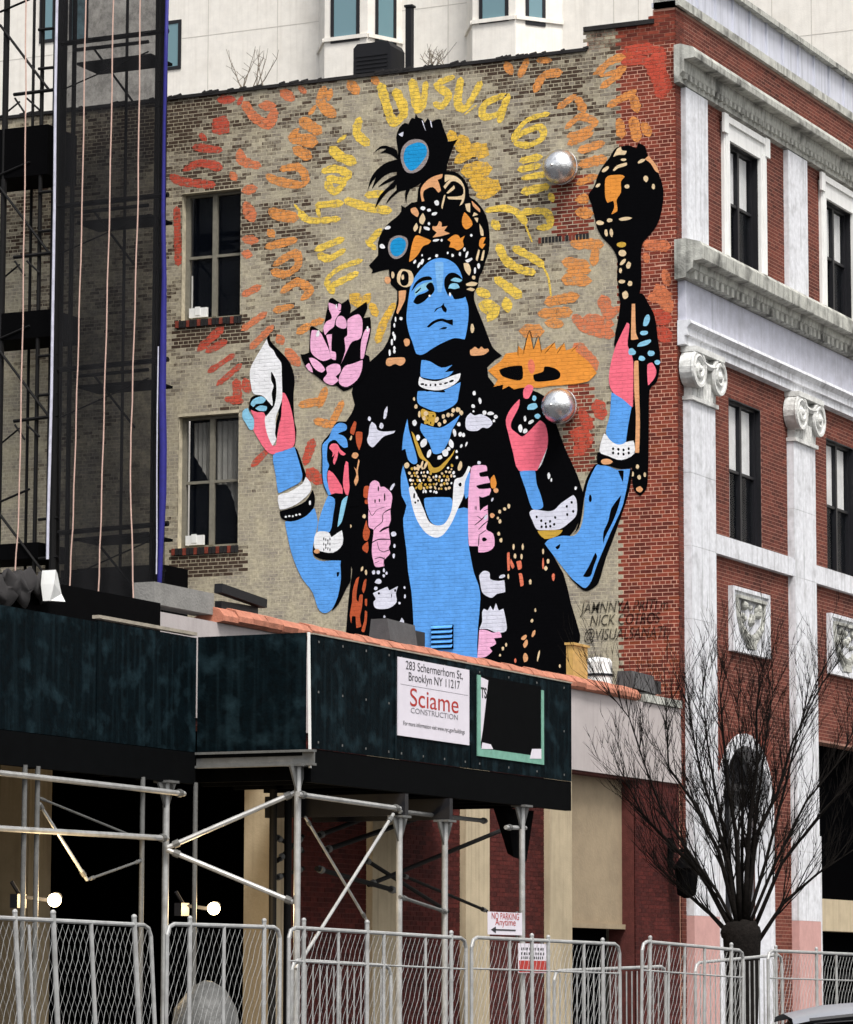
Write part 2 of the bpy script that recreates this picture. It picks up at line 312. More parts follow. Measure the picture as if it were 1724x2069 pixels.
# planes: u along the wall, v up, d outwards
MUR = lambda u, v, d: (u, -d, v)
FAC = lambda u, v, d: (d, u, v)
def bx(mb, M, u0, u1, v0, v1, d0, d1): return mb.box(M(u0, v0, d0), M(u1, v1, d1))
def wall_core(mb, M, u0, u1, v0, v1, ops, d0=-0.4, d1=-0.0014):
    us = sorted({u0, u1, *[min(max(o[0], u0), u1) for o in ops], *[min(max(o[1], u0), u1) for o in ops]})
    vs = sorted({v0, v1, *[min(max(o[2], v0), v1) for o in ops], *[min(max(o[3], v0), v1) for o in ops]})
    for a, b in zip(us, us[1:]):
        run = None
        for c, d in zip(vs, vs[1:]):
            hole = any(o[0] < (a+b)/2 < o[1] and o[2] < (c+d)/2 < o[3] for o in ops)
            if not hole: run = (run[0] if run else c, d)
            if hole and run: bx(mb, M, a, b, run[0], run[1], d0, d1); run = None
        if run: bx(mb, M, a, b, run[0], run[1], d0, d1)
def brick_rects(u0, u1, v0, v1, ops, top=None, header=6):
    out = []
    for r in range(int(math.floor(v0/COURSE)), int(math.ceil(v1/COURSE))):
        a, b = r*COURSE+MORT/2, (r+1)*COURSE-MORT/2
        if a < v0 or b > v1: continue
        w = BW/2 if header and r % header == 3 else BW
        off = BW*0.5 if r % 2 == 0 else 0.0
        if w < BW: off = BW*0.25
        k = int(math.floor((u0-off)/w))-1
        while k*w+off < u1:
            p, q = max(k*w+off+MORT/2, u0), min((k+1)*w+off-MORT/2, u1); k += 1
            if q-p < 0.03: continue
            segs = [(p, q)]
            for o in ops:
                if o[3] <= a or o[2] >= b: continue
                ns = []
                for s, e in segs:
                    if o[1] <= s or o[0] >= e: ns.append((s, e)); continue
                    if o[0]-s > 0.03: ns.append((s, o[0]))
                    if e-o[1] > 0.03: ns.append((o[1], e))
                segs = ns
            for s, e in segs:
                if top and b > top((s+e)/2): continue
                out.append((s, e, a, b))
    return out
def brick_mesh(name, rects, M, mt, parent, tint, jit=0.0005):
    N = len(rects); V = np.zeros((N, 8, 3)); T = np.zeros((N, 8, 4)); rg = random.Random(3); og = ORG[parent.name]
    for i, (s, e, a, b) in enumerate(rects):
        d = rg.uniform(-jit, jit)*2
        j = [rg.uniform(-jit, jit) for _ in range(4)]
        c = ((s, a), (e, a), (e, b), (s, b))
        V[i] = [M(u, v, d+jj) for (u, v), jj in zip(c, j)]+[M(u, v, -0.02) for u, v in c]
        T[i, :] = (*tint((s+e)/2, (a+b)/2, rg), 1)
    V -= np.array(og)
    base = np.arange(N)[:, None, None]*8
    F = (np.array([(0, 1, 2, 3), (0, 4, 5, 1), (1, 5, 6, 2), (2, 6, 7, 3), (3, 7, 4, 0)])[None]+base).reshape(-1, 4)
    me = bpy.data.meshes.new(name); me.vertices.add(N*8); me.vertices.foreach_set('co', V.ravel())
    me.loops.add(len(F)*4); me.polygons.add(len(F)); me.loops.foreach_set('vertex_index', F.ravel()); me.polygons.foreach_set('loop_start', np.arange(len(F))*4)
    me.update(calc_edges=True)
    me.polygons.foreach_set('use_smooth', np.zeros(len(F), dtype=bool)); ca = me.color_attributes.new('tint', 'FLOAT_COLOR', 'POINT'); ca.data.foreach_set('color', T.ravel())
    me.materials.append(MATS[mt]); me.update()
    o = bpy.data.objects.new(name, me); COL.objects.link(o); o.parent = parent; ORG[o.name] = og; o['kind'] = 'stuff'
    return o
# ================================================================== ground
def gz(x, y):                                        # the street falls gently to the right
    s = (x-CAM.x)*_rt.x+(y-CAM.y)*_rt.y
    return -0.12-0.025*max(-14, min(14, s))
g = MB(); N = 24
xs = [-900, -120]+[-40+i*5 for i in range(N)]+[140, 900]
for i in range(len(xs)):
    for j in range(len(xs)): g.v.append((xs[i], xs[j]-10, gz(xs[i], xs[j]-10)))
k = len(xs); g.f = [(i*k+j, (i+1)*k+j, (i+1)*k+j+1, i*k+j+1) for i in range(k-1) for j in range(k-1)]
setp(obj('road', g, 'asphalt'), kind='structure')
sw = MB(); yy = [-45+2.5*i for i in range(31)]
for y in yy:
    for x in (-0.3, 4.2): sw.v += [(x, y, gz(x, y)-0.3), (x, y, gz(x, y)+0.14)]
for i in range(len(yy)-1):
    a = i*4; b = a+4; sw.f += [(a+1, a+3, b+3, b+1), (a+2, b+2, b+3, a+3), (a, a+1, b+1, b)]
setp(obj('pavement', sw, 'pavement'), kind='structure')
# ================================================================== corner building
BLD = root('corner_building', 'three storey red brick building with white pilasters and a painted side wall', 'building', (0, 0, 0))
zA = onY(343, 199).z; zB = onY(1190, 60).z; zC = onY(1345, 14).z
uS1, uS2 = onY(1186, 90).x, onY(1319, 40).x
def mtop(u): return zA if u < uS1 else (zB if u < uS2 else zC)
W1 = (onY(368, 390).x, onY(487, 390).x, onY(368, 648).z, onY(430, 386).z)
W2 = (onY(360, 900).x, onY(482, 900).x, onY(360, 1108).z, onY(420, 838).z)
VENT = (onY(873, 1290).x, onY(917, 1290).x, onY(895, 1312).z, onY(895, 1263).z)
UL = -17.0
uRED = onY(1258, 1100).x
ZR = 5.6                                              # roof of the low neighbour
mops = [W1, W2]
mb = MB()
wall_core(mb, MUR, UL, uRED, -1.5, zA-0.04, mops)
obj('wall', mb, 'mortar', BLD)
mb = MB(); wall_core(mb, MUR, uRED, -0.02, -1.5, zA-0.04, [(5, 6, 5, 6)])
bx(mb, MUR, uS1, uS2, zA-0.04, zB-0.04, -0.4, -0.009); bx(mb, MUR, uS2, -0.02, zA-0.04, zC-0.02, -0.4, -0.009)
obj('wall', mb, 'mortar_red', BLD)
PATCH = [(onY(1118, 430).x, onY(1197, 430).x, onY(1150, 474).z, onY(1150, 352).z), (onY(1140, 860).x, onY(1194, 860).x, onY(1165, 958).z, onY(1165, 778).z)]
def mtint(u, v, rg):
    if u > uRED or any(p[0] < u < p[1] and p[2] < v < p[3] for p in PATCH): return (rg.random(), 1.0, 0.0)
    q = mnoise.noise((u*0.45, 3.1, v*0.6))*0.55+mnoise.noise((u*1.6, 9.7, v*2.2))*0.35
    w = 0.27+q*0.62+0.035*(v-11.5)
    cx, cz = -5.3, 13.8                               # rolled smooth around the painted head
    r = math.hypot((u-cx)/2.6, (v-cz)/2.4)
    if r < 1: w -= 0.35*(1-r)
    for o in (W1, W2):                                # bare brick under the sills
        if o[0]-0.1 < u < o[1]+0.15 and o[2]-0.55 < v < o[2]: w += 0.55
    w += rg.uniform(-0.16, 0.16)
    return (rg.random(), 0.0, max(0, min(0.75, w)))
rects = brick_rects(UL, -0.004, ZR, zC, mops, mtop)
full = [r for r in rects if r[0] > uRED and abs((r[1]-r[0])-(BW-MORT)) < 1e-4 and r[3] < 15]
full.sort(key=lambda r: (r[2]-7.2)**2*0.3+(r[0])**2*2)
single = set(full[:300]); rects = [r for r in rects if r not in single]
brick_mesh('brickwork', rects, MUR, 'mural_brick', BLD, mtint)
bm_ = MB(); hw, hh = (BW-MORT)/2, (COURSE-MORT)/2
bm_.add([(-hw, 0, -hh), (hw, 0, -hh), (hw, 0, hh), (-hw, 0, hh), (-hw, .02, -hh), (hw, .02, -hh), (hw, .02, hh), (-hw, .02, hh)], [(0, 1, 2, 3), (0, 4, 5, 1), (1, 5, 6, 2), (2, 6, 7, 3), (3, 7, 4, 0)])
br_meshes = []
for cidx, c in enumerate(((136, 66, 50), (112, 52, 42), (94, 44, 36), (124, 60, 40))):
    mat('brick_shade_%d' % cidx, c, 0.9, 0.4, 9, 0.5, 70, spec=0.15)
    me = bpy.data.meshes.new('brick'); me.from_pydata(bm_.v, [], bm_.f); me.materials.append(MATS['brick_shade_%d' % cidx]); br_meshes.append(me)
for r in full[:300]:
    o = bpy.data.objects.new('brick', random.choice(br_meshes)); COL.objects.link(o); o.parent = BLD
    o.location = ((r[0]+r[1])/2, random.uniform(-0.0008, 0.0006), (r[2]+r[3])/2)
# parapet capping on the side wall
cp = MB(); bx(cp, MUR, UL, uS1, zA-0.03, zA+0.03, -0.42, 0.04); bx(cp, MUR, uS1-0.05, uS2+0.03, zB-0.03, zB+0.05, -0.42, 0.05)
for i in range(60):
    u = random.uniform(UL, uS1); cp.obox((u, -0.03, zA+0.02), (u+random.uniform(.05, .2), -0.02, zA+0.03+random.uniform(0, .03)), 0.04, 0.04)
obj('coping', cp, 'dark_coping', BLD)
# ---- windows in the side wall
def sash(parent, M, o, fr, gl, cols=2, rows=2, rec=-0.16, fw=0.055, curtain_or_sky_sheet=None, back='room_dark'):
    u0, u1, v0, v1 = o
    f = MB()
    for a, b, c, d in ((u0, u1, v0, v0+fw), (u0, u1, v1-fw, v1), (u0, u0+fw*1.5, v0+fw, v1-fw), (u1-fw*1.5, u1, v0+fw, v1-fw)): bx(f, M, a, b, c, d, rec-0.08, rec)
    us = [u0+fw*1.5+(u1-u0-fw*3)*i/cols for i in range(cols+1)]; vm = [v0+fw+(v1-v0-2*fw)*i/rows for i in range(rows+1)]
    for u in us[1:-1]: bx(f, M, u-0.045, u+0.045, v0+fw, v1-fw, rec-0.07, rec+0.015)
    for v in vm[1:-1]:
        for i in range(cols): bx(f, M, us[i]+0.046*(i > 0), us[i+1]-0.046*(i < cols-1), v-0.025, v+0.025, rec-0.06, rec-0.004)
    w = obj('window', f, fr, parent)
    for i in range(cols):
        for j in range(rows):
            p = MB(); bx(p, M, us[i]+0.01, us[i+1]-0.01, vm[j]+0.02, vm[j+1]-0.02, rec-0.05, rec-0.044); obj('pane', p, gl, w)
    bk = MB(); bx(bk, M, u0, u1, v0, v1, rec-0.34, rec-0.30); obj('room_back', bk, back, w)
    return w
w = sash(BLD, MUR, W1, 'old_frame', 'glass', 2, 2)
w2 = sash(BLD, MUR, W2, 'old_frame', 'glass', 2, 2)
def drape(M, us, v0, v1, d, amp=0.02, n=14, cut=None):
    c = MB(); u0, u1 = us; vs = []
    for i in range(n+1):
        t = i/n; u = u0+(u1-u0)*t; dd = d+amp*math.sin(t*n*1.9)
        lo = v0 if cut is None else cut(t)
        for q in range(4): vs.append(M(u, lo+(v1-lo)*q/3, dd))
    c.add(vs, [(i*4+q, (i+1)*4+q, (i+1)*4+q+1, i*4+q+1) for i in range(n) for q in range(3)]); return c
um = (W2[0]+W2[1])/2; vm_ = (W2[2]+W2[3])/2
obj('curtain_or_sky_sheet', drape(MUR, (W2[0]+0.2, um-0.05), 0, W2[3]-0.1, -0.25, cut=lambda t: W2[3]-0.55-0.75*(0.2+0.8*t)), 'grey_curtain', w2)
obj('curtain_or_sky_sheet', drape(MUR, (um+0.05, W2[1]-0.1), vm_-0.05, W2[3]-0.1, -0.25), 'grey_curtain', w2)
obj('curtain_or_sky_sheet', drape(MUR, (um+0.2, W2[1]-0.12), 0, vm_+0.05, -0.27, cut=lambda t: vm_-0.05-0.8*t*t), 'grey_curtain', w2)
for o, par in ((W1, w), (W2, w2)):
    c = MB(); bx(c, MUR, o[0]+0.12, o[0]+0.5, o[2]+0.06, o[2]+0.24, -0.155, -0.10)
    bx(c, MUR, o[0]+0.25, o[0]+0.36, o[2]+0.10, o[2]+0.26, -0.099, -0.09); obj('sill_box', c.use('white_paint') and c, 'white_paint', par)
    nb = int((o[1]-o[0]+0.2)/0.078)                    # rowlock sill, brick by brick
    for i in range(nb):
        s = MB(); a = o[0]-0.1+i*0.078; bx(s, MUR, a, a+0.066, o[2]-0.13+random.uniform(-.008, .004), o[2]-0.005, -0.15, 0.035+random.uniform(-.006, .006)); obj('sill_brick', s, 'dark_coping' if i % 3 else 'red_brick', BLD)
for i in range(15):                                   # soldier course closing the upper red patch
    a = onY(1088, 476).x+i*0.066; s = MB(); bx(s, MUR, a, a+0.052, PATCH[0][2]-0.11, PATCH[0][2]-0.004, -0.01, 0.004+random.uniform(0, .003)); obj('soldier_brick', s, random.choice(('dark_coping', 'red_brick', 'dark_coping')), BLD)
# louvred vent (painted over with the mural)
VD = 0.03
paint('p_blue', (92, 160, 234)); paint('p_black', (3, 3, 5), rel=0.2)
lv = MB(); bx(lv, MUR, VENT[0], VENT[1], VENT[2], VENT[3], -0.02, VD); vent = obj('louver_vent', lv, 'room_dark', BLD)
for i in range(5):
    z = VENT[2]+(VENT[3]-VENT[2])*(i+0.25)/5; h = (VENT[3]-VENT[2])/5
    s = MB(); s.add([MUR(VENT[0]+.01, z, VD+.04), MUR(VENT[1]-.01, z, VD+.04), MUR(VENT[1]-.01, z+h*.5, VD+.005), MUR(VENT[0]+.01, z+h*.5, VD+.005), MUR(VENT[0]+.01, z+.015, VD+.04), MUR(VENT[1]-.01, z+.015, VD+.04), MUR(VENT[1]-.01, z+h*.5+.015, VD+.005), MUR(VENT[0]+.01, z+h*.5+.015, VD+.005)],
                    [(0, 1, 2, 3), (4, 5, 6, 7), (0, 1, 5, 4), (2, 3, 7, 6), (0, 3, 7, 4), (1, 2, 6, 5)]); obj('slat', s, 'p_blue', vent)
# ================================================================== street facade (x = 0 plane)
zz = lambda px, py, x=0.0: onX(px, py, x).z
FT = zC; YE = 15.0
pil = [(onX(1381, 900).y, onX(1431, 900).y)]; BAY = onX(1590, 900).y-pil[0][0]; pil += [(pil[0][0]+BAY*i, pil[0][1]+BAY*i) for i in (1, 2)]
o3 = (onX(1470, 400).y, onX(1532, 420).y, zz(1500, 590), zz(1500, 318)); o3 = (o3[0], o3[1], zz(1470, 520), zz(1470, 285))
o2 = (onX(1473, 900).y, onX(1538, 900).y, zz(1474, 1088), zz(1474, 803))
arch = (onX(1449, 1700).y, onX(1560, 1700).y, -1.0, zz(1500, 1482))
dk = (onX(1655, 1700).y, onX(1655, 1700).y+3.4, -1.0, zz(1690, 1505))
fops = []
for i in range(3):
    fops += [(o3[0]+BAY*i, o3[1]+BAY*i, o3[2], o3[3]), (o2[0]+BAY*i, o2[1]+BAY*i, o2[2], o2[3])]
fops += [arch, dk]
mb = MB(); wall_core(mb, FAC, 0.41, YE, -1.5, FT, fops, d0=-0.5); bx(mb, FAC, 0.03, 0.40, -1.5, FT-0.01, -0.3, -0.006); obj('wall', mb, 'mortar_facade', BLD)
brick_mesh('brickwork', brick_rects(0.0, YE, 0.0, FT, fops, header=0), FAC, 'facade_brick', BLD, lambda u, v, rg: (min(1, max(0, rg.random()*0.8+mnoise.noise((u*.7, v*.7, 5))*.5)), 0, 0))
roof = MB(); roof.box((UL, 0.4, zA-0.5), (-0.45, YE, zA-0.35)); obj('roof', roof, 'roofing', BLD)
# coping, metal parapet
c = MB(); bx(c, FAC, -0.05, YE, FT+0.001, FT+0.16, -0.4, 0.08); obj('coping', c, 'weathered_stone', BLD)
zp = zz(1600, 83, -0.15)
for i in range(16):
    y0 = 0.55+i*0.9; p = MB(); bx(p, FAC, y0, y0+0.885, FT+0.17, zp, -0.22, -0.15); bx(p, FAC, y0+0.885, y0+0.9, FT+0.17, zp, -0.22, -0.11); obj('parapet_panel', p, 'zinc', BLD)
c = MB(); bx(c, FAC, 0.45, YE, zp, zp+0.1, -0.32, -0.02); obj('parapet_cap', c, 'weathered_stone', BLD)
c = MB(); bx(c, MUR, uS2, 0.02, zC+0.001, zC+0.09, -0.5, 0.05); bx(c, MUR, uS2+0.02, -0.02, zC+0.091, zC+0.32, -0.46, 0.02); obj('pier_cap', c, 'zinc', BLD)
# upper cornice
a, b = zz(1376, 105), zz(1376, 165)
prof = [(0, a+0.05), (0.12, a+0.06), (0.36, a-0.02), (0.40, a-0.10), (0.39, a-0.20), (0.37, a-0.215), (0.19, a-0.22), (0.17, b+0.11), (0.10, b+0.04), (0.10, b-0.08), (0, b-0.1)]
c = MB(); c.extr(prof, FAC, -0.10, YE); uc_ = obj('upper_cornice', c, 'weathered_stone', BLD)
c = MB(); y = 0.05
while y < YE-0.2: bx(c, FAC, y, y+0.11, b+0.0, b+0.10, 0.09, 0.165); y += 0.22
setp(obj('dentils', c, 'weathered_stone', uc_), kind='stuff')
zl = zz(1380, 497); zl2 = zz(1380, 540); zf1 = zz(1380, 563); zf0 = zz(1380, 652); za0 = zz(1380, 702)
# top-floor flat pilasters
for i, (p0, p1) in enumerate(pil):
    q0, q1 = p0+(0.0 if i == 0 else -0.02), p0+(p1-p0)*0.88
    c = MB(); bx(c, FAC, q0, q1, zl+0.03, b-0.11, -0.05, 0.10); obj('flat_pilaster', c, 'limestone', BLD)
# lower cornice
prof = [(0, zl+0.04), (0.20, zl+0.05), (0.48, zl-0.03), (0.53, zl-0.10), (0.52, zl2+0.05), (0.50, zl2+0.03), (0.35, zl2+0.02), (0.33, zf1+0.10), (0.22, zf1+0.02), (0.2, zf1-0.06), (0, zf1-0.08)]
c = MB(); c.extr(prof, FAC, -0.14, YE); lc_ = obj('lower_cornice', c, 'weathered_stone', BLD)
c = MB(); y = 0.05
while y < YE-0.2: bx(c, FAC, y, y+0.13, zf1-0.06, zf1+0.09, 0.20, 0.31); y += 0.26
setp(obj('dentils', c, 'weathered_stone', lc_), kind='stuff')
for i in range(2):
    c = MB(); y0 = (0.02, pil[0][1]-0.1)[i]; y1 = (pil[0][1]-0.115, YE)[i]
    bx(c, FAC, y0, y1, zf0, zf1-0.081, -0.05, 0.14); obj('frieze_slab', c, 'frieze_stone', BLD)
prof = [(0, zf0-0.001), (0.24, zf0-0.001), (0.26, zf0-0.06), (0.18, zf0-0.14), (0.18, zf0-0.26), (0.13, zf0-0.28), (0.13, za0+0.02), (0, za0)]
c = MB(); c.extr(prof, FAC, -0.02, YE); obj('architrave', c, 'limestone', BLD)
# giant pilasters with ionic capitals
zc0 = zz(1380, 806)
for i, (p0, p1) in enumerate(pil):
    zb_ = zz(1381, 1850); c = MB(); bx(c, FAC, p0+0.01, p1-0.01, zb_, zc0-0.02, -0.05, 0.132); pl = obj('pilaster', c, 'weathered_stone', BLD)
    nb_ = 7
    for k in range(nb_):
        za_, zt2 = zb_+(zc0-0.02-zb_)*k/nb_, zb_+(zc0-0.02-zb_)*(k+1)/nb_
        c = MB(); bx(c, FAC, p0, p0+0.515, za_+0.003, zt2-0.003, -0.05, 0.14+random.uniform(-.002, .002)); obj('shaft_block', c, 'limestone', pl)
        c = MB(); bx(c, FAC, p0+0.523, p1, za_+0.003, zt2-0.003, -0.05, 0.141+random.uniform(-.002, .002)); obj('shaft_block', c, 'limestone', pl)
    c = MB(); bx(c, FAC, p0-0.004, p1+0.004, -1.2, zz(1381, 1850)-0.001, -0.05, 0.145); obj('pilaster_base', c, 'pink_base', pl)
    c = MB(); pc = (p0+p1)/2; hw_ = (p1-p0)/2
    bx(c, FAC, p0-0.1, p1+0.1, za0-0.10, za0-0.002, 0.0, 0.30)           # abacus
    bx(c, FAC, p0-0.03, p1+0.03, zc0-0.02, zc0+0.05, -0.02, 0.2)         # astragal
    bx(c, FAC, p0+0.05, p1-0.05, zc0+0.05, za0-0.1, -0.02, 0.15)
    for k in range(9):
        u = p0+0.14+(p1-p0-0.28)*k/8; c.tube([FAC(u, zc0+0.06, 0.155), FAC(u, zc0+0.36, 0.17)], 0.045, 6)
    zv = za0-0.38; R = 0.33
    for s in (-1, 1):
        u = pc+s*(hw_-0.10)
        c.tube([FAC(u, zv, 0.02), FAC(u, zv, 0.26)], R, 20)
        c.lathe([(R*0.98, 0.0), (R*1.04, 0.03), (R*1.0, 0.07), (R*0.84, 0.07), (R*0.80, 0.02)], FAC(u, zv, 0.22), (1, 0, 0), 24)
        pts = [FAC(u+s*R*0.82*(1-t)*math.cos(t*10), zv+R*0.82*(1-t)*math.sin(t*10), 0.272) for t in [j/26 for j in range(24)]]
        c.tube(pts, 0.035, 5)
        c.ball(FAC(u, zv, 0.27), 0.07, 8, 6)
    pts = [FAC(pc-hw_*0.9+hw_*1.8*t, za0-0.16-0.12*math.sin(math.pi*t), 0.24) for t in [j/8 for j in range(9)]]; c.tube(pts, 0.06, 6)
    obj('capital', c, 'capital_stone', pl)
# sill band under the second-floor windows
sb1, sb0 = zz(1430, 1077), zz(1430, 1116)
for i in range(3):
    y0 = pil[i][1]+0.005; y1 = pil[i+1][0]-0.005 if i < 2 else YE
    c = MB(); bx(c, FAC, y0, y1, sb0, sb1, -0.05, 0.11); obj('sill_band', c, 'limestone', BLD)
def facade_window(o, surround, sky_sheet):
    u0, u1, v0, v1 = o
    wd_ = sash(BLD, FAC, o, 'dark_frame', 'clear_glass', 2, 2, rec=-0.10, fw=0.06)
    ln = MB(); bx(ln, FAC, u1-0.02, u1-0.002, v0+0.002, v1-0.002, -0.45, -0.004); bx(ln, FAC, u0+0.002, u0+0.02, v0+0.002, v1-0.002, -0.45, -0.004); bx(ln, FAC, u0+0.021, u1-0.021, v1-0.02, v1-0.002, -0.45, -0.004); obj('reveal_shade', ln, 'dark_frame', wd_)  # dark lining added so the sides of the opening look shaded
    if surround:
        s = MB(); t = 0.30
        bx(s, FAC, u0-t, u0, v0-0.05, v1+t, -0.003, 0.06); bx(s, FAC, u1, u1+t, v0-0.05, v1+t, -0.003, 0.06); bx(s, FAC, u0, u1, v1, v1+t, -0.003, 0.058)
        bx(s, FAC, u0-t-0.1, u0-t+0.12, v1+t-0.22, v1+t+0.14, 0.061, 0.11); bx(s, FAC, u1+t-0.12, u1+t+0.1, v1+t-0.22, v1+t+0.14, 0.061, 0.11)
        bx(s, FAC, u0-t+0.125, u1+t-0.125, v1+t+0.001, v1+t+0.12, -0.05, 0.10); bx(s, FAC, u0-t+0.04, u0-0.08, v0, v1+0.1, 0.061, 0.085); bx(s, FAC, u1+0.08, u1+t-0.04, v0, v1+0.1, 0.061, 0.085)
        obj('window_surround', s, 'white_paint', wd_)
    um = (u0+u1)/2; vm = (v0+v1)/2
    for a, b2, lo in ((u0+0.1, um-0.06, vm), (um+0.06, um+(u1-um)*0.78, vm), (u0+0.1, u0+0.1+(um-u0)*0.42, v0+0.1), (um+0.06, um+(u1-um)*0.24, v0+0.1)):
        obj('curtain_or_sky_sheet', drape(FAC, (a, b2), lo, v1-0.08, -0.165, 0.005, 8), 'curtain_or_sky_sheet', wd_)  # white sheets behind clear panes stand in for the sky's reflection
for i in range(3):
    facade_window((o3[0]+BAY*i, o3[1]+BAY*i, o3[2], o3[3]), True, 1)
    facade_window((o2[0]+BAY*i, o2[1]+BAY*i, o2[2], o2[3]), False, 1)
# urn relief panels
vt, vb = zz(1472, 1183), zz(1475, 1315); vy0, vy1 = onX(1472, 1240).y, onX(1547, 1240).y
for i in range(2):
    y0, y1 = vy0+BAY*i, vy1+BAY*i; yc = (y0+y1)/2; hw_ = (y1-y0)/2; H_ = vt-vb
    c = MB(); bx(c, FAC, y0, y1, vb, vt, -0.03, 0.05)
    for q in ((y0, y1, vt-.07, vt), (y0, y1, vb, vb+.07), (y0, y0+.08, vb+.07, vt-.07), (y1-.08, y1, vb+.07, vt-.07)): bx(c, FAC, *q, 0.051, 0.10)
    rp = obj('relief_panel', c, 'limestone', BLD)
    c = MB(); bx(c, FAC, yc-hw_*.75, yc+hw_*.75, vt-0.20, vt-0.14, 0.05, 0.13)
    bowl = [(yc-hw_*.72, vt-0.2), (yc-hw_*.66, vt-H_*.45), (yc-hw_*.5, vt-H_*.66), (yc-hw_*.22, vt-H_*.80), (yc+hw_*.22, vt-H_*.80), (yc+hw_*.5, vt-H_*.66), (yc+hw_*.66, vt-H_*.45), (yc+hw_*.72, vt-0.2)]
    c.tube([FAC(p[0], p[1], 0.06) for p in bowl], 0.05, 6)
    for k in range(9):
        t = (k+.5)/9; u = yc-hw_*.6+hw_*1.2*t; z = vt-H_*.55-H_*.2*math.sin(math.pi*t); c.ball(FAC(u, z, 0.06), 0.075, 8, 6)
    for k in range(14): c.ball(FAC(yc+random.uniform(-.5, .5)*hw_, vt-H_*random.uniform(.22, .55), 0.055), random.uniform(.045, .09), 8, 5)
    for s in (-1, 1): c.ball(FAC(yc+s*hw_*.4, vt-H_*.26, 0.06), 0.09, 8, 6)
    bx(c, FAC, yc-hw_*.2, yc+hw_*.2, vb+0.1, vb+0.2, 0.051, 0.11)
    obj('urn_relief', c, 'weathered_stone', rp)
# arched doorway between the pilasters
ac = (arch[0]+arch[1])/2; ar = (arch[1]-arch[0])/2; zs = arch[3]-ar*0.9
N = 16; arc = [(ac+ar*math.cos(math.pi*i/N), zs+ar*0.9*math.sin(math.pi*i/N)) for i in range(N+1)]
c = MB(); c.prism([(arch[1], arch[3]+0.001)]+arc[:N//2+1], FAC, -0.3, 0.0); c.prism([(arch[0], arch[3]+0.001)]+arc[N//2:][::-1], FAC, -0.3, 0.0)
dw = obj('arched_doorway', c, 'facade_brick', BLD)
c = MB()
inn = [(ac+(ar-0.22)*math.cos(math.pi*i/N), zs+(ar*0.9-0.22)*math.sin(math.pi*i/N)) for i in range(N+1)]
for i in range(N): c.prism([arc[i], arc[i+1], inn[i+1], inn[i]], FAC, -0.25, 0.05)
bx(c, FAC, arch[0], arch[0]+0.22, -1, zs, -0.25, 0.05); bx(c, FAC, arch[1]-0.22, arch[1], -1, zs, -0.25, 0.05); obj('arch_surround', c, 'limestone', dw)
c = MB(); bx(c, FAC, arch[0], arch[1], -1, arch[3], -0.42, -0.36); obj('door_leaf', c, 'limestone', dw)
c = MB(); bx(c, FAC, arch[0]+0.22, arch[1]-0.22, zs+0.25, zs+0.37, -0.36, -0.2); bx(c, FAC, ac-0.05, ac+0.05, -1, zs+0.25, -0.36, -0.28)
for i in range(9):
    t = math.pi*(i+0.5)/9; c.tube([FAC(ac, zs+0.37, -0.3), FAC(ac+(ar-.25)*math.cos(t), zs+(ar*.9-.25)*math.sin(t), -0.3)], 0.02, 5)
c.prism(inn, FAC, -0.355, -0.34); obj('fanlight', c, 'dark_frame', dw)
# dark shopfront right of the second pilaster
c = MB(); bx(c, FAC, dk[0], dk[1], -1, dk[3], -0.42, -0.36); sf = obj('shopfront', c, 'room_dark', BLD)
c = MB(); bx(c, FAC, dk[0], dk[1], zz(1690, 1882), zz(1690, 1818), -0.36, 0.02); obj('shop_sign_band', c, 'beige_stone', sf)
c = MB(); bx(c, FAC, dk[0]-0.35, dk[0], -1, zz(1655, 1690), -0.05, 0.05); obj('shop_pier', c, 'limestone', sf)
# wall lantern box by the corner
c = MB(); lp = onX(1352, 1765, -0.02); c.lathe([(0.05, -0.42), (0.17, -0.36), (0.22, 0.05), (0.25, 0.08), (0.10, 0.30), (0.03, 0.36)], (0.30, lp.y, lp.z), n=8); c.obox((0.0, lp.y, lp.z+0.38), (0.32, lp.y, lp.z+0.38), 0.05, 0.06); c.box((0.0, lp.y-0.09, lp.z+0.1), (0.03, lp.y+0.09, lp.z+0.6))
q = obj('wall_lantern', c, 'black_tarp', org=(0, lp.y, lp.z)); q.location = (0, lp.y, lp.z)
setp(q, 'black lantern fixed to the brick pier left of the tall white corner pilaster', 'lantern')
# ================================================================== the mural (paint on the side wall)
paint('p_pink', (244, 112, 132)); paint('p_rose', (240, 178, 212)); paint('p_white', (236, 236, 238)); paint('p_lav', (218, 218, 232))
paint('p_gold', (200, 160, 62)); paint('p_orange', (228, 146, 58)); paint('p_cream', (226, 200, 160)); paint('p_ltblue', (140, 200, 228)); paint('p_pale', (126, 184, 238))
paint('p_cyan', (18, 146, 208)); paint('p_rust', (186, 84, 48)); paint('p_grey', (150, 140, 138)); paint('p_salmon', (226, 120, 90)); paint('p_peach', (224, 164, 116))
paint('s_yellow', (246, 208, 84), 0.97); paint('s_gold', (238, 188, 72), 0.96); paint('s_orange', (230, 152, 82), 0.95); paint('s_coral', (222, 128, 86), 0.94); paint('s_red', (202, 84, 64), 0.93); paint('s_ink', (14, 13, 14), 0.9)
VW = dict(A=(740, 480, 5.4433), B=(740, 220, 6.085), C=(1180, 280, 5.1725), D=(480, 600, 5.1714), E=(980, 560, 3.0429), W=(640, 820, 3.0786), F=(790, 740, 3.7148),
          G=(690, 940, 3.4375), H=(930, 920, 2.677), I=(640, 840, 7.164), V=(340, 560, 2.874), P=(0, 0, 1.0), T=(340, 100, 3.448), U=(800, 80, 2.8733), J=(540, 380, 3.1344), K=(380, 620, 2.95), X=(1180, 1000, 7.836))
LAY = [0]; CUR = [None]; MURAL = {}
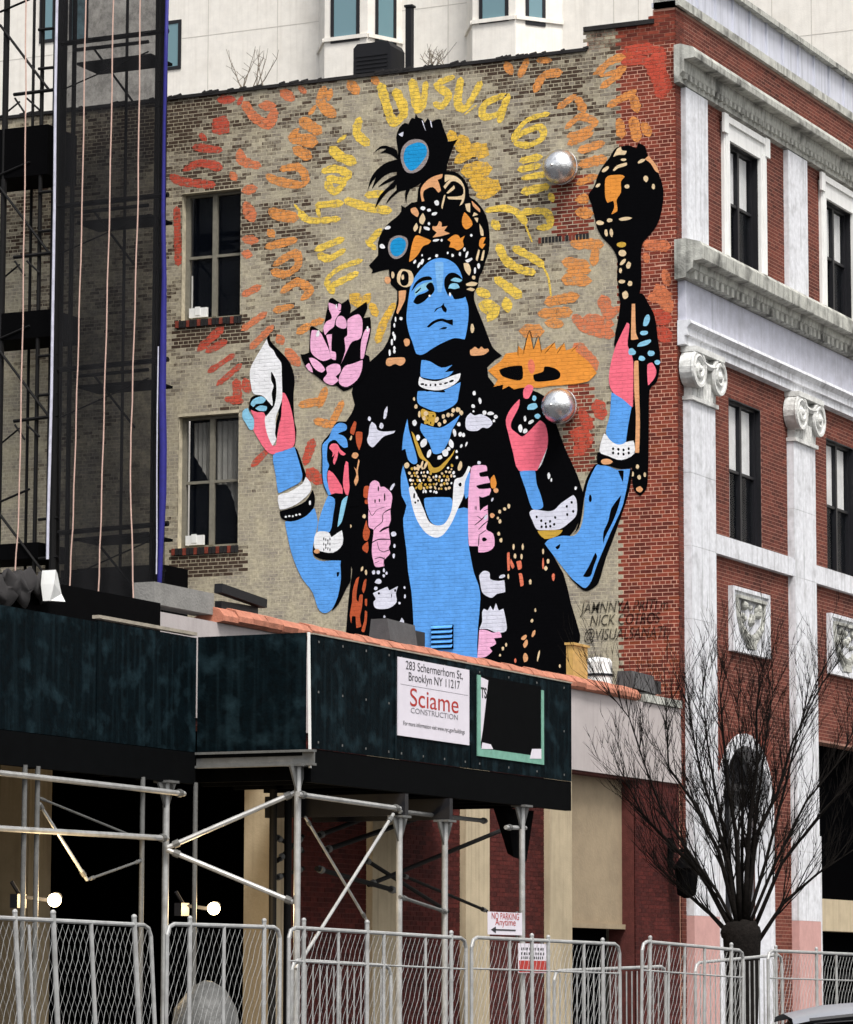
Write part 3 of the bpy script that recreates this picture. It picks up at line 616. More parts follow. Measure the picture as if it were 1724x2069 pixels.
def wallpt(p):
    q = onY(p[0], p[1]); return (q.x, q.z)
def put(colour, pts):
    """one painted shape: pts in picture coordinates, carried onto the wall; later coats lie over earlier ones"""
    LAY[0] += 1; d = 0.0025+0.000014*LAY[0]
    MURAL.setdefault(CUR[0], []).append((colour, [wallpt(p) for p in pts], d))
def smooth(pts, k=3):
    n = len(pts); out = []
    for i in range(n):
        p0, p1, p2, p3 = (Vector(pts[(i+j) % n]) for j in (-1, 0, 1, 2))
        L = (p2-p1).length
        m1 = (p2-p0)*0.5; m2 = (p3-p1)*0.5
        for mm in (m1, m2):
            if mm.length > L: mm *= L/mm.length
        c1 = (p1-p0).normalized().dot((p2-p1).normalized()); c2 = (p2-p1).normalized().dot((p3-p2).normalized())
        if c1 < 0.15: m1 *= 0.25
        if c2 < 0.15: m2 *= 0.25
        for j in range(k):
            t = j/k; h = (2*t**3-3*t**2+1, t**3-2*t**2+t, -2*t**3+3*t**2, t**3-t**2)
            q = p1*h[0]+m1*h[1]+p2*h[2]+m2*h[3]; out.append((q.x, q.y))
    return out
def tr(view, pts):
    ox, oy, s = VW[view]; return [(ox+p[0]/s, oy+p[1]/s) for p in pts]
def P(colour, view, *pts, k=3): put(colour, smooth(tr(view, pts), k) if k > 1 else tr(view, pts))
_jr = random.Random(11)
def E_(colour, view, *ells):
    for e in ells:
        x, y, rx, ry = e[:4]; rot = e[4] if len(e) > 4 else 0.0
        n = 9; pts = []
        for i in range(n):
            t = 2*math.pi*i/n; r = _jr.uniform(0.86, 1.12); a, b = rx*r*math.cos(t), ry*r*math.sin(t)
            pts.append((x+a*math.cos(rot)-b*math.sin(rot), y+a*math.sin(rot)+b*math.cos(rot)))
        put(colour, smooth(tr(view, pts), 2))
def S(colour, view, w, *pts, ang=-0.7):
    """brush stroke: a flat brush (fixed angle) pulled along the points, ragged ends"""
    q = [Vector(p) for p in tr(view, pts)]; s = VW[view][2]; hw = w/s/2*(1.38 if w > 15 else 1.0)
    dense = []
    for i in range(len(q)-1):
        n = max(2, int((q[i+1]-q[i]).length/5))
        p0, p3 = q[max(i-1, 0)], q[min(i+2, len(q)-1)]
        for j in range(n):
            t = j/n; p1, p2 = q[i], q[i+1]
            dense.append(0.5*((2*p1)+(-p0+p2)*t+(2*p0-5*p1+4*p2-p3)*t*t+(-p0+3*p1-3*p2+p3)*t**3))
    dense.append(q[-1])
    L, R = [], []
    for i, p in enumerate(dense):
        d = (dense[min(i+1, len(dense)-1)]-dense[max(i-1, 0)]); d = d.normalized() if d.length > 0 else Vector((1, 0))
        nrm = Vector((-d.y, d.x)); nib = Vector((math.cos(ang), math.sin(ang)))
        f = 0.62+0.38*abs(nrm.dot(nib))
        e = min(i, len(dense)-1-i); cap = (0.55, 0.85, 1, 1)[min(e, 3)]
        h = hw*f*cap*_jr.uniform(0.82, 1.14); L.append(p+nrm*h); R.append(p-nrm*h)
    c0 = dense[0]-(dense[1]-dense[0]).normalized()*hw*0.4; c1 = dense[-1]+(dense[-1]-dense[-2]).normalized()*hw*0.4
    put(colour, [(p.x, p.y) for p in [c0]+L+[c1]+R[::-1]])
# ---- lettering of the halo
CUR[0] = 'letter'
for col, vw, strokes in (
 ('s_red', 'T', ((50, (350, 350), (460, 345)), (105, (330, 500), (405, 560)), (45, (180, 680), (370, 700)), (48, (110, 840), (230, 790), (370, 825)), (48, (20, 880), (100, 920), (320, 942)), (40, (515, 330), (490, 380)), (40, (225, 590), (260, 630)), (40, (60, 1100), (70, 1500)))),
 ('s_coral', 'T', ((52, (530, 370), (600, 470), (710, 535)), (55, (640, 390), (740, 390)), (60, (745, 420), (700, 545)), (55, (790, 290), (870, 345)), (40, (915, 260), (955, 300)), (52, (500, 700), (520, 775), (640, 812)), (48, (440, 860), (470, 905)), (58, (525, 985), (610, 965)), (60, (540, 1070), (590, 1190)), (52, (525, 1320), (620, 1330)), (58, (525, 1420), (575, 1430)), (48, (520, 1710), (640, 1650)))),
 ('s_orange', 'T', ((55, (1090, 265), (1065, 370), (1160, 460)), (40, (1135, 280), (1115, 350)), (58, (1260, 225), (1320, 300)), (45, (1425, 195), (1465, 240)), (40, (985, 450), (1025, 395)), (60, (925, 490), (1060, 575)), (70, (850, 610), (1030, 645)), (60, (880, 690), (990, 750)), (50, (855, 600), (905, 555)), (48, (785, 835), (900, 818), (955, 880), (930, 942), (760, 915), (690, 875)),
   (66, (715, 1120), (765, 1150), (895, 1172)), (45, (700, 1260), (735, 1300)), (50, (685, 1375), (890, 1325)), (50, (740, 1500), (880, 1420), (905, 1500), (820, 1565), (725, 1545)), (52, (790, 1690), (900, 1620), (985, 1680), (930, 1740)))),
 ('s_yellow', 'T', ((48, (1480, 240), (1535, 430), (1575, 530)), (48, (1575, 290), (1645, 420), (1575, 530)), (52, (1335, 480), (1315, 580), (1395, 660)), (40, (1185, 640), (1235, 600)), (58, (1135, 685), (1200, 745), (1300, 785)), (45, (1075, 850), (1160, 830), (1250, 865), (1220, 912), (1110, 895)), (45, (1100, 925), (1160, 990), (1235, 925)), (48, (1035, 1085), (1215, 1068)), (20, (1035, 1095), (1055, 1165)), (38, (915, 1130), (990, 1190), (1195, 1178)), (16, (880, 1080), (930, 1140)), (46, (1235, 1050), (1400, 1100), (1550, 1122)), (50, (1380, 1015), (1510, 1000)), (46, (1030, 1395), (1220, 1318)), (48, (1050, 1430), (1120, 1455), (1230, 1395)), (48, (1395, 1350), (1480, 1255)), (30, (1380, 1330), (1445, 1390)), (36, (1100, 1600), (1200, 1520), (1350, 1468)), (46, (1125, 1655), (1320, 1555)), (40, (1100, 1610), (1150, 1695)))),
 ('s_yellow', 'U', ((40, (0, 290), (30, 370), (55, 450)), (44, (95, 235), (130, 405)), (30, (175, 245), (155, 395), (110, 415)), (38, (335, 215), (240, 262), (305, 320), (270, 385), (225, 370)), (38, (378, 225), (360, 370), (410, 392), (495, 245)), (14, (470, 380), (400, 435)), (36, (640, 318), (520, 372), (508, 445), (600, 425), (655, 318)), (34, (648, 335), (600, 478)),
   (28, (890, 428), (760, 470), (675, 575)), (32, (680, 590), (740, 540), (840, 508), (852, 570), (770, 612), (690, 602)), (40, (725, 705), (845, 678)), (40, (715, 755), (835, 730)), (34, (735, 805), (875, 778)), (44, (735, 885), (885, 850)), (34, (895, 895), (912, 935)), (34, (525, 992), (620, 978), (700, 1000), (755, 1065)), (46, (565, 1055), (595, 1095)), (34, (735, 1000), (870, 1000), (895, 1080), (825, 1092)), (12, (750, 1070), (792, 1175)), (38, (595, 1190), (640, 1280), (720, 1332), (805, 1352)), (14, (850, 1310), (885, 1380), (902, 1490)), (36, (685, 1208), (780, 1258), (855, 1310)), (42, (580, 1385), (725, 1492)), (48, (475, 1455), (540, 1485)), (64, (495, 1540), (570, 1565), (540, 1625)), (46, (640, 1505), (652, 1575)))),
 ('s_gold', 'U', ((44, (318, 535), (342, 605)), (66, (378, 565), (402, 655)), (74, (355, 705), (455, 640), (525, 660)), (78, (395, 765), (545, 748)), (78, (445, 820), (592, 862)), (60, (478, 905), (565, 880)))),
 ('s_gold', 'J', ((66, (535, 680), (600, 725), (645, 678)), (44, (660, 735), (692, 805)), (44, (805, 735), (740, 850), (698, 975)), (30, (1040, 60), (1060, 120)))),
 ('s_orange', 'U', ((38, (640, 135), (672, 195)), (40, (765, 115), (718, 215)), (34, (825, 120), (900, 118)), (44, (960, 188), (860, 210), (808, 298)), (44, (1040, 325), (945, 395)), (40, (1055, 338), (1095, 415)), (44, (1370, 85), (1240, 130), (1160, 222), (1240, 210), (1335, 160)), (44, (1310, 195), (1195, 275)), (44, (1390, 298), (1235, 385)), (44, (1378, 325), (1402, 415)), (44, (1298, 465), (1312, 565)), (48, (1378, 455), (1402, 585)), (40, (1438, 485), (1472, 555)), (38, (990, 512), (1070, 448), (1155, 480), (1100, 530), (1000, 562)), (44, (1005, 605), (1140, 540)), (48, (1065, 645), (1205, 600)), (56, (1075, 725), (1215, 690)), (44, (1055, 835), (1165, 790)), (58, (1055, 930), (1115, 920)), (58, (1055, 1000), (1135, 1010)), (56, (1025, 1180), (1195, 1190)), (44, (1162, 1215), (1148, 1305)), (56, (975, 1290), (1115, 1310)), (60, (975, 1390), (1125, 1400)), (40, (1000, 1342), (1125, 1340)), (56, (875, 1525), (1055, 1488)), (56, (835, 1592), (1015, 1580)), (48, (875, 1642), (965, 1652)), (78, (735, 1692), (845, 1692)))),
 ('s_coral', 'U', ((54, (1445, 1190), (1585, 1200)), (40, (1450, 1245), (1460, 1290)), (40, (1560, 1340), (1580, 1425)), (66, (1475, 1500), (1590, 1478)), (58, (1200, 1495), (1240, 1590), (1292, 1558)), (48, (1035, 1605), (1120, 1680), (1262, 1712)), (56, (1100, 1618), (1255, 1652)))),
 ('s_red', 'U', ((70, (1330, 75), (1490, 45)), (78, (1495, 105), (1562, 305)), (66, (1475, 195), (1565, 200)), (50, (1320, 130), (1440, 120), (1500, 165)), (56, (1500, 50), (1560, 110)), (40, (1510, 300), (1560, 330)), (66, (1475, 1600), (1592, 1622)))),
 ('s_red', 'E', ((66, (690, 765), (722, 865)), (78, (540, 955), (620, 1000), (560, 1085)), (50, (590, 820), (650, 930)), (70, (1070, 320), (1132, 385)))),
 ('s_coral', 'E', ((60, (1060, 55), (1140, 205)), (70, (560, 420), (680, 560)))),
 ('s_red', 'K', ((56, (65, 255), (205, 125)), (48, (115, 265), (225, 205)), (38, (125, 385), (275, 285)), (38, (175, 465), (315, 345)), (42, (288, 435), (300, 565)), (48, (340, 435), (362, 505)), (38, (225, 550), (325, 562)), (44, (385, 945), (475, 855)), (48, (698, 935), (745, 795)), (56, (715, 975), (795, 1045)))),
 ('s_coral', 'K', ((44, (325, 135), (465, 35)), (44, (375, 245), (505, 115)), (48, (538, 175), (562, 215)), (44, (588, 255), (662, 345)))),
 ('s_orange', 'K', ((44, (668, 585), (805, 558)), (40, (780, 595), (822, 485)), (40, (848, 715), (922, 565)), (40, (758, 678), (845, 702)), (40, (515, 22), (625, -5)), (58, (658, 152), (725, 108)), (44, (738, 102), (805, 78))))):
    for st in strokes: S(col, vw, st[0], *st[1:])
# ---- the figure
K = 'p_black'
CUR[0] = 'mural'
P(K, 'P', (901, 346), (917, 346), (932, 355), (942, 368), (948, 384), (949, 397), (960, 404), (972, 417), (982, 434), (988, 457), (990, 483), (988, 508), (981, 529), (975, 549), (969, 559), (966, 579), (959, 590), (959, 607), (968, 632), (977, 654), (986, 678), (995, 700), (1004, 710), (1015, 719), (985, 742), (1000, 778), (1060, 775), (1075, 788), (1100, 800), (1122, 850), (1142, 905), (1165, 955), (1177, 990), (1180, 1010), (1172, 1050), (1150, 1085), (1105, 1100), (1139, 1159), (1154, 1219), (1173, 1284), (1168, 1302), (1150, 1310), (1150, 1425),
  (698, 1425), (700, 1271), (708, 1180), (712, 1150), (700, 1120), (690, 1060), (698, 1009), (690, 960), (680, 900), (695, 859), (709, 838), (717, 817), (711, 793), (723, 755), (744, 734), (775, 705), (789, 675), (790, 650), (800, 622), (803, 588), (790, 575), (786, 545), (768, 548), (751, 553), (753, 545), (746, 536), (764, 516), (764, 491), (773, 466), (789, 448), (802, 438), (811, 427), (811, 414), (819, 419), (832, 409), (843, 407), (845, 384), (853, 366), (868, 351), (885, 346), k=2)
CUR[0] = 'feather'
P(K, 'B', (380, 640), (395, 520), (370, 350), (410, 230), (480, 170), (520, 190), (560, 110), (600, 120), (610, 50), (640, 105), (690, 120), (720, 170), (760, 110), (800, 160), (860, 130), (920, 130), (950, 230), (990, 330), (1010, 400), (1080, 390), (1130, 370), (1080, 450), (1040, 560), (1000, 680), (980, 790), (880, 790), (780, 810), (690, 900), (560, 980), (430, 1010), (380, 1030), (370, 900), (380, 760), k=2)
P(K, 'B', (385, 520), (330, 480), (240, 450), (170, 465), (105, 530), (180, 490), (250, 490), (170, 545), (240, 540), (320, 570), (385, 620))
P(K, 'B', (390, 620), (250, 660), (140, 740), (60, 850), (20, 1000), (10, 1030), (60, 920), (120, 840), (70, 990), (140, 900), (230, 820), (320, 780), (400, 770))
P(K, 'B', (400, 800), (290, 850), (200, 910), (150, 960), (260, 910), (380, 860)); P(K, 'B', (380, 850), (280, 950), (190, 1040), (140, 1120), (110, 1230), (190, 1110), (280, 1010), (360, 960))
P(K, 'B', (420, 960), (340, 1030), (270, 1110), (250, 1170), (320, 1090), (400, 1020)); P(K, 'B', (490, 1000), (480, 1090), (495, 1170), (510, 1060), (540, 990))
P('p_grey', 'B', (425, 600), (450, 470), (530, 390), (620, 370), (720, 400), (770, 500), (760, 620), (690, 730), (580, 790), (480, 760)); P('p_cyan', 'B', (460, 600), (490, 480), (570, 430), (660, 410), (740, 460), (745, 560), (690, 650), (620, 730), (550, 760), (490, 700))
P('p_grey', 'B', (270, 1710), (300, 1600), (400, 1555), (500, 1590), (515, 1680), (470, 1790), (380, 1845), (300, 1810)); P('p_cyan', 'B', (295, 1705), (320, 1620), (405, 1580), (475, 1610), (490, 1685), (450, 1770), (380, 1815), (320, 1785))
P('p_lav', 'B', (685, 140), (700, 150), (735, 270), (715, 230)); P('p_lav', 'B', (785, 140), (800, 150), (815, 230), (800, 215)); P('p_lav', 'B', (400, 310), (460, 280), (450, 340), (420, 330))
CUR[0] = 'crown'
P('p_peach', 'B', (670, 1050), (680, 970), (740, 890), (830, 830), (940, 800), (930, 850), (880, 870), (900, 920), (920, 1000), (890, 1030), (820, 960), (720, 1000), (700, 1060), (720, 1130), (690, 1140))
P('p_cream', 'B', (970, 810), (1080, 820), (1160, 870), (1210, 960), (1215, 1080), (1190, 1160), (1150, 1190), (1180, 1115), (1020, 1110), (1000, 1080), (1180, 1065), (1190, 960), (1100, 890), (1040, 900), (975, 985), (955, 950), (1030, 865), (970, 900))
P('p_cream', 'B', (990, 1030), (1080, 940), (1090, 980), (1010, 1040)); P('p_cream', 'B', (960, 1060), (978, 1060), (940, 1230), (925, 1200))
P('p_peach', 'B', (550, 1230), (610, 1210), (650, 1280), (630, 1330), (560, 1280)); P('p_cream', 'B', (660, 1340), (700, 1280), (730, 1350), (700, 1420), (660, 1400)); P('p_cream', 'B', (580, 1470), (620, 1400), (640, 1460), (600, 1510)); P('p_cream', 'B', (650, 1520), (665, 1440), (682, 1450), (665, 1530))
P('p_peach', 'B', (820, 1440), (870, 1440), (900, 1380), (930, 1400), (930, 1450), (1000, 1440), (960, 1500), (1030, 1530), (940, 1560), (820, 1580), (870, 1520), (820, 1480))
P('p_orange', 'B', (530, 1880), (560, 1690), (610, 1560), (700, 1575), (800, 1620), (770, 1660), (700, 1690), (640, 1790), (570, 1860)); P('p_orange', 'B', (1000, 1610), (1080, 1550), (1130, 1550), (1160, 1590), (1215, 1560), (1190, 1620), (1200, 1690), (1130, 1740), (1080, 1710), (1020, 1700), (1040, 1640)); P('p_orange', 'B', (1180, 1360), (1210, 1270), (1270, 1330), (1310, 1420), (1240, 1480), (1190, 1440))
P('p_cream', 'B', (1220, 1170), (1280, 1160), (1280, 1270), (1240, 1250)); P('p_peach', 'B', (1300, 1130), (1400, 1230), (1400, 1270), (1320, 1200)); P('p_cream', 'B', (1330, 1270), (1380, 1300), (1310, 1320)); P('p_cream', 'B', (1330, 1340), (1380, 1340), (1370, 1400)); P('p_cream', 'B', (1395, 1410), (1440, 1490), (1445, 1560), (1410, 1550))
P('p_orange', 'B', (1410, 1590), (1470, 1580), (1440, 1660), (1470, 1660), (1430, 1720), (1390, 1680)); P('p_cream', 'B', (1350, 1850), (1380, 1730), (1400, 1740), (1370, 1870)); P('p_cream', 'B', (1410, 1860), (1440, 1740), (1460, 1740), (1440, 1860)); P('p_cream', 'B', (1200, 1900), (1260, 1900), (1290, 1980), (1270, 2050), (1220, 1990)); P('p_white', 'B', (1220, 1860), (1300, 1830), (1310, 1850), (1250, 1890))
E_('p_white', 'B', (265, 1460, 38, 22, -.3), (200, 1690, 38, 26, .5), (870, 1155, 30, 32), (775, 1245, 25, 20), (840, 1290, 35, 20, -.3), (700, 1220, 30, 25), (775, 1410, 15, 20), (1295, 1555, 15, 18), (1210, 1730, 15, 25), (1155, 1785, 15, 25), (1065, 1800, 15, 20), (1005, 1770, 12, 16), (870, 1805, 20, 18), (750, 1470, 40, 22, .4), (860, 1615, 45, 15, -.2), (930, 1615, 15, 18), (690, 1880, 18, 40, .4), (650, 1920, 14, 40, .5), (600, 1880, 14, 30, .5), (1340, 1990, 14, 40), (1385, 1930, 18, 35), (1240, 1790, 15, 45, .3), (690, 1800, 10, 15), (780, 1840, 22, 10, -.6))
CUR[0] = 'face'
P('p_blue', 'A', (455, 760), (470, 650), (490, 540), (540, 430), (620, 330), (700, 260), (800, 225), (900, 240), (980, 290), (1030, 360), (1060, 450), (1070, 560), (1090, 640), (1125, 760), (1125, 900), (1105, 1040), (1085, 1120), (980, 1105), (880, 1140), (780, 1190), (700, 1240), (640, 1280), (590, 1290), (550, 1270), (510, 1150), (470, 1040), (445, 900))
P('p_pale', 'A', (760, 270), (850, 270), (850, 430), (830, 600), (790, 600), (770, 430)); P('p_ltblue', 'A', (540, 570), (640, 500), (740, 480), (690, 560), (600, 600), (540, 640))
P(K, 'A', (500, 590), (540, 500), (610, 440), (690, 425), (725, 445), (720, 465), (640, 475), (570, 510), (520, 570)); P(K, 'A', (520, 710), (560, 640), (640, 610), (690, 580), (660, 540), (690, 500), (730, 500), (755, 570), (730, 620), (690, 650), (640, 700), (570, 735)); P(K, 'A', (535, 610), (600, 550), (605, 560), (560, 610))
P(K, 'A', (860, 520), (870, 440), (920, 390), (980, 390), (1030, 420), (1065, 460), (1110, 500), (1110, 640), (980, 680), (950, 640), (920, 600), (905, 640), (880, 590))
P('p_ltblue', 'A', (930, 470), (980, 440), (1060, 465), (1030, 490), (960, 480)); P('p_ltblue', 'A', (905, 560), (930, 510), (1000, 505), (1030, 550), (980, 565), (930, 560)); E_('p_white', 'A', (925, 625, 12, 22), (700, 640, 12, 12))
P(K, 'A', (750, 825), (770, 780), (820, 760), (860, 715), (860, 745), (890, 790), (880, 825), (850, 810), (830, 770), (790, 785)); P(K, 'A', (670, 980), (720, 930), (780, 900), (840, 890), (900, 905), (955, 900), (955, 965), (900, 945), (830, 920), (760, 940), (690, 990)); P(K, 'A', (805, 1010), (850, 985), (890, 985), (880, 1005))
CUR[0] = 'hair_ornament'
E_('p_cream', 'A', (430, 445, 85, 108)); E_(K, 'A', (425, 450, 52, 80)); E_('p_cream', 'A', (405, 435, 15, 30), (295, 410, 18, 40)); E_('p_peach', 'A', (235, 470, 35, 40), (450, 1150, 35, 45))
P('p_peach', 'A', (360, 590), (440, 580), (430, 680), (400, 750), (350, 840), (335, 820), (360, 720)); E_('p_white', 'A', (385, 890, 18, 18), (325, 900, 10, 30), (312, 965, 10, 25), (300, 1060, 12, 25), (315, 1095, 14, 35), (285, 1150, 12, 40), (312, 1215, 14, 22), (312, 1252, 14, 20), (260, 1265, 12, 40))
P('p_peach', 'A', (220, 1390), (235, 1330), (310, 1320), (420, 1320), (430, 1370), (380, 1410), (320, 1390), (260, 1415)); P('p_peach', 'A', (1145, 1240), (1175, 1220), (1200, 1200), (1240, 1225), (1270, 1200), (1300, 1225), (1340, 1220), (1350, 1250), (1290, 1290), (1180, 1300), (1150, 1290))
P('p_cream', 'A', (1100, 510), (1160, 485), (1230, 500), (1200, 530), (1110, 530)); P('p_cream', 'A', (1105, 570), (1150, 550), (1200, 570), (1170, 590)); E_('p_cream', 'A', (1185, 440, 20, 22), (1170, 1000, 20, 50))
CUR[0] = 'neck'
P('p_blue', 'A', (610, 1350), (700, 1360), (830, 1430), (950, 1400), (870, 1480), (960, 1470), (900, 1530), (760, 1560), (600, 1530)); P('p_white', 'A', (590, 1530), (640, 1560), (780, 1580), (920, 1530), (1040, 1490), (1020, 1570), (930, 1640), (800, 1680), (660, 1665), (580, 1620))
P('p_blue', 'A', (570, 1690), (700, 1690), (800, 1700), (900, 1660), (1040, 1590), (1020, 1720), (1000, 1810), (930, 1870), (800, 1920), (670, 1880), (570, 1820)); E_(K, 'A', (620, 1612, 22, 12), (660, 1622, 14, 12), (710, 1622, 10, 14), (765, 1620, 12, 14), (820, 1612, 20, 10), (880, 1600, 26, 9, -.3), (940, 1578, 26, 12, -.4), (680, 1682, 30, 12), (830, 1692, 40, 14))
CUR[0] = 'necklace'
P('p_gold', 'F', (225, 340), (240, 320), (290, 340), (330, 345), (340, 380), (320, 450), (290, 440), (240, 400)); E_('p_cream', 'F', (265, 355, 17, 18), (250, 390, 13, 16), (345, 402, 13, 26, .4), (395, 376, 13, 17), (430, 366, 13, 18), (470, 331, 15, 16), (505, 326, 18, 20), (530, 351, 15, 18), (405, 415, 13, 15), (365, 436, 13, 18), (215, 362, 10, 26), (460, 366, 12, 13), (190, 303, 12, 16), (175, 245, 8, 14)); E_('p_gold', 'F', (295, 390, 17, 17), (262, 425, 12, 12)); E_(K, 'F', (280, 372, 5, 8), (318, 372, 5, 10), (300, 425, 5, 9), (275, 405, 4, 6))
P('p_blue', 'F', (230, 430), (310, 455), (380, 460), (450, 420), (520, 365), (500, 410), (460, 480), (440, 550), (410, 610), (380, 650), (320, 655), (290, 580), (240, 510), (220, 470)); P('p_blue', 'F', (125, 395), (135, 470), (160, 560), (185, 640), (200, 720), (170, 735), (130, 700), (110, 620), (85, 630), (95, 520))
E_('p_white', 'F', (180, 425, 17, 24), (205, 535, 15, 22), (248, 575, 22, 38, .5), (288, 655, 14, 30, .3), (368, 685, 20, 16, -.4), (408, 650, 24, 26), (455, 580, 18, 34, -.3), (435, 620, 14, 14), (480, 500, 13, 30, -.2), (522, 512, 13, 18), (546, 515, 12, 16), (512, 435, 14, 16), (530, 600, 9, 16, .4), (568, 585, 7, 18, .4), (495, 640, 8, 12), (497, 685, 10, 12))
P('p_gold', 'F', (155, 490), (175, 510), (210, 590), (250, 680), (290, 720), (320, 760), (360, 755), (400, 720), (450, 670), (480, 625), (470, 660), (430, 720), (380, 780), (330, 800), (290, 785), (270, 720), (220, 690), (190, 610))
def inside(p, poly):
    c = False; n = len(poly)
    for i in range(n):
        a, b = poly[i], poly[(i+1) % n]
        if (a[1] > p[1]) != (b[1] > p[1]) and p[0] < (b[0]-a[0])*(p[1]-a[1])/(b[1]-a[1])+a[0]: c = not c
    return c
_reg = [(130, 770), (200, 735), (280, 775), (350, 810), (420, 760), (470, 740), (490, 790), (470, 850), (455, 930), (330, 955), (240, 950), (170, 925), (135, 840)]
for yy_ in range(740, 960, 29):
    for xx_ in range(130, 500, 27):
        q = (xx_+_jr.uniform(-7, 7)+(13 if (yy_//29) % 2 else 0), yy_+_jr.uniform(-7, 7))
        if inside(q, _reg): E_(_jr.choice(('p_cream', 'p_cream', 'p_white', 'p_gold')), 'F', (q[0], q[1], _jr.uniform(6, 11), _jr.uniform(8, 14), _jr.uniform(-.6, .6)))
E_('p_cream', 'F', (120, 745, 18, 24), (520, 750, 15, 40, .3), (205, 762, 24, 12, -.5), (262, 745, 10, 34, .4), (235, 735, 8, 30, .3)); E_('p_gold', 'F', (220, 905, 19, 23))
CUR[0] = 'torso'
P('p_blue', 'W', (540, 700), (545, 790), (560, 900), (570, 1030), (590, 1150), (600, 1280), (605, 1400), (605, 1500), (605, 1850), (1000, 1850), (1000, 1500), (1005, 1380), (1020, 1200), (1010, 1120), (980, 1040), (960, 940), (945, 850), (945, 640), (880, 640), (840, 730), (790, 800), (740, 820), (680, 790), (630, 720), (600, 640), (590, 560), (570, 480), (540, 370), (525, 440), (530, 560), (560, 620), k=2)
P('p_blue', 'W', (670, 580), (700, 570), (830, 570), (845, 590), (840, 660), (800, 730), (750, 745), (710, 720), (680, 650)); P('p_blue', 'W', (920, 450), (945, 400), (960, 440), (955, 540), (930, 580), (915, 530))
P('p_white', 'W', (575, 510), (600, 500), (640, 580), (670, 650), (700, 720), (750, 745), (800, 730), (840, 650), (850, 550), (860, 460), (910, 440), (945, 375), (960, 385), (925, 470), (915, 560), (880, 640), (840, 730), (790, 800), (740, 820), (680, 790), (630, 720), (600, 640), (585, 570)); E_(K, 'W', (893, 490, 10, 12), (632, 590, 6, 8), (615, 602, 6, 8), (608, 560, 6, 18), (632, 550, 6, 16))
CUR[0] = 'flower_garland'
for pts in (((160, 150), (190, 145), (200, 170), (180, 230), (155, 220)), ((165, 240), (185, 240), (185, 270), (165, 265)), ((160, 430), (175, 380), (185, 430), (200, 460), (185, 520), (160, 520), (150, 480)), ((150, 560), (185, 530), (190, 580), (180, 610), (150, 590)), ((75, 950), (80, 870), (105, 790), (125, 775), (110, 860), (105, 930), (120, 950), (130, 900), (150, 900), (145, 980), (130, 1060), (140, 1120), (105, 1130), (100, 1050), (75, 1050), (70, 1100), (60, 1040)), ((160, 800), (175, 790), (170, 850), (155, 890), (145, 860)), ((165, 930), (180, 930), (178, 980), (165, 970)), ((165, 1010), (180, 1020), (175, 1100), (160, 1160), (140, 1150), (160, 1080))): P('p_rust', 'G', *pts)
P('p_rose', 'G', (185, 230), (200, 130), (230, 105), (262, 120), (272, 150), (300, 150), (345, 190), (355, 230), (342, 310), (345, 380), (330, 430), (338, 500), (342, 545), (330, 575), (340, 612), (300, 660), (300, 700), (240, 707), (222, 660), (213, 610), (215, 545), (225, 450), (192, 430), (188, 360), (190, 300))
for w, *st in ((5, (188, 300), (215, 352), (245, 312), (300, 292)), (7, (345, 305), (292, 335), (286, 392), (242, 430), (222, 455)), (16, (268, 462), (300, 440), (345, 425)), (10, (212, 540), (258, 516), (345, 515)), (5, (250, 535), (266, 590), (300, 602)), (10, (300, 600), (345, 585)), (9, (232, 652), (270, 640), (305, 652)), (6, (232, 680), (262, 668)), (8, (345, 300), (310, 318)), (6, (300, 640), (296, 700))): S(K, 'G', w, *st)
E_(K, 'G', (235, 250, 5, 13), (265, 245, 5, 13), (302, 220, 5, 30), (258, 165, 5, 20)); E_('p_lav', 'G', (365, 478, 20, 18), (355, 150, 10, 28, .5), (225, 745, 12, 15), (258, 745, 12, 15), (297, 730, 8, 15), (296, 768, 9, 11), (315, 750, 8, 11), (258, 808, 24, 18), (240, 855, 12, 13), (370, 560, 8, 14), (365, 630, 9, 17), (440, 850, 7, 10), (443, 912, 7, 14), (405, 958, 8, 9), (300, 1052, 8, 9)); E_('p_cream', 'G', (145, 720, 8, 18, .3), (172, 745, 8, 18), (160, 355, 12, 15), (60, 425, 12, 14))
P('p_lav', 'G', (220, 890), (260, 870), (320, 845), (335, 870), (395, 840), (380, 890), (385, 950), (340, 990), (280, 1000), (235, 990), (225, 950), (240, 930)); E_(K, 'G', (262, 890, 8, 8), (375, 870, 7, 10), (350, 905, 3, 14)); P('p_lav', 'G', (270, 1150), (320, 1100), (340, 1080), (400, 1090), (420, 1060), (435, 1080), (430, 1130), (380, 1160), (310, 1150))
P('p_rose', 'H', (60, 70), (80, 55), (140, 55), (147, 82), (150, 112), (162, 140), (160, 165), (168, 190), (160, 212), (152, 240), (150, 290), (152, 350), (142, 400), (180, 425), (186, 490), (150, 521), (100, 525), (98, 492), (50, 490), (45, 420), (45, 240))
P(K, 'H', (105, 95), (150, 84), (155, 112), (112, 116)); P(K, 'H', (88, 165), (125, 155), (165, 148), (165, 178), (105, 182)); P(K, 'H', (104, 222), (122, 228), (160, 215), (156, 262), (128, 282), (108, 300))
for w, *st in ((8, (80, 378), (112, 352), (146, 318)), (8, (100, 402), (130, 372), (155, 352)), (7, (102, 432), (142, 404)), (6, (95, 330), (118, 345)), (6, (100, 490), (104, 430)), (7, (130, 300), (152, 292))): S(K, 'H', w, *st)
E_(K, 'H', (132, 455, 14, 12), (82, 285, 2, 12), (88, 285, 2, 12)); P('p_orange', 'H', (165, 130), (185, 105), (198, 150), (190, 180), (170, 175)); E_('p_peach', 'H', (195, 190, 14, 13), (175, 325, 14, 13))
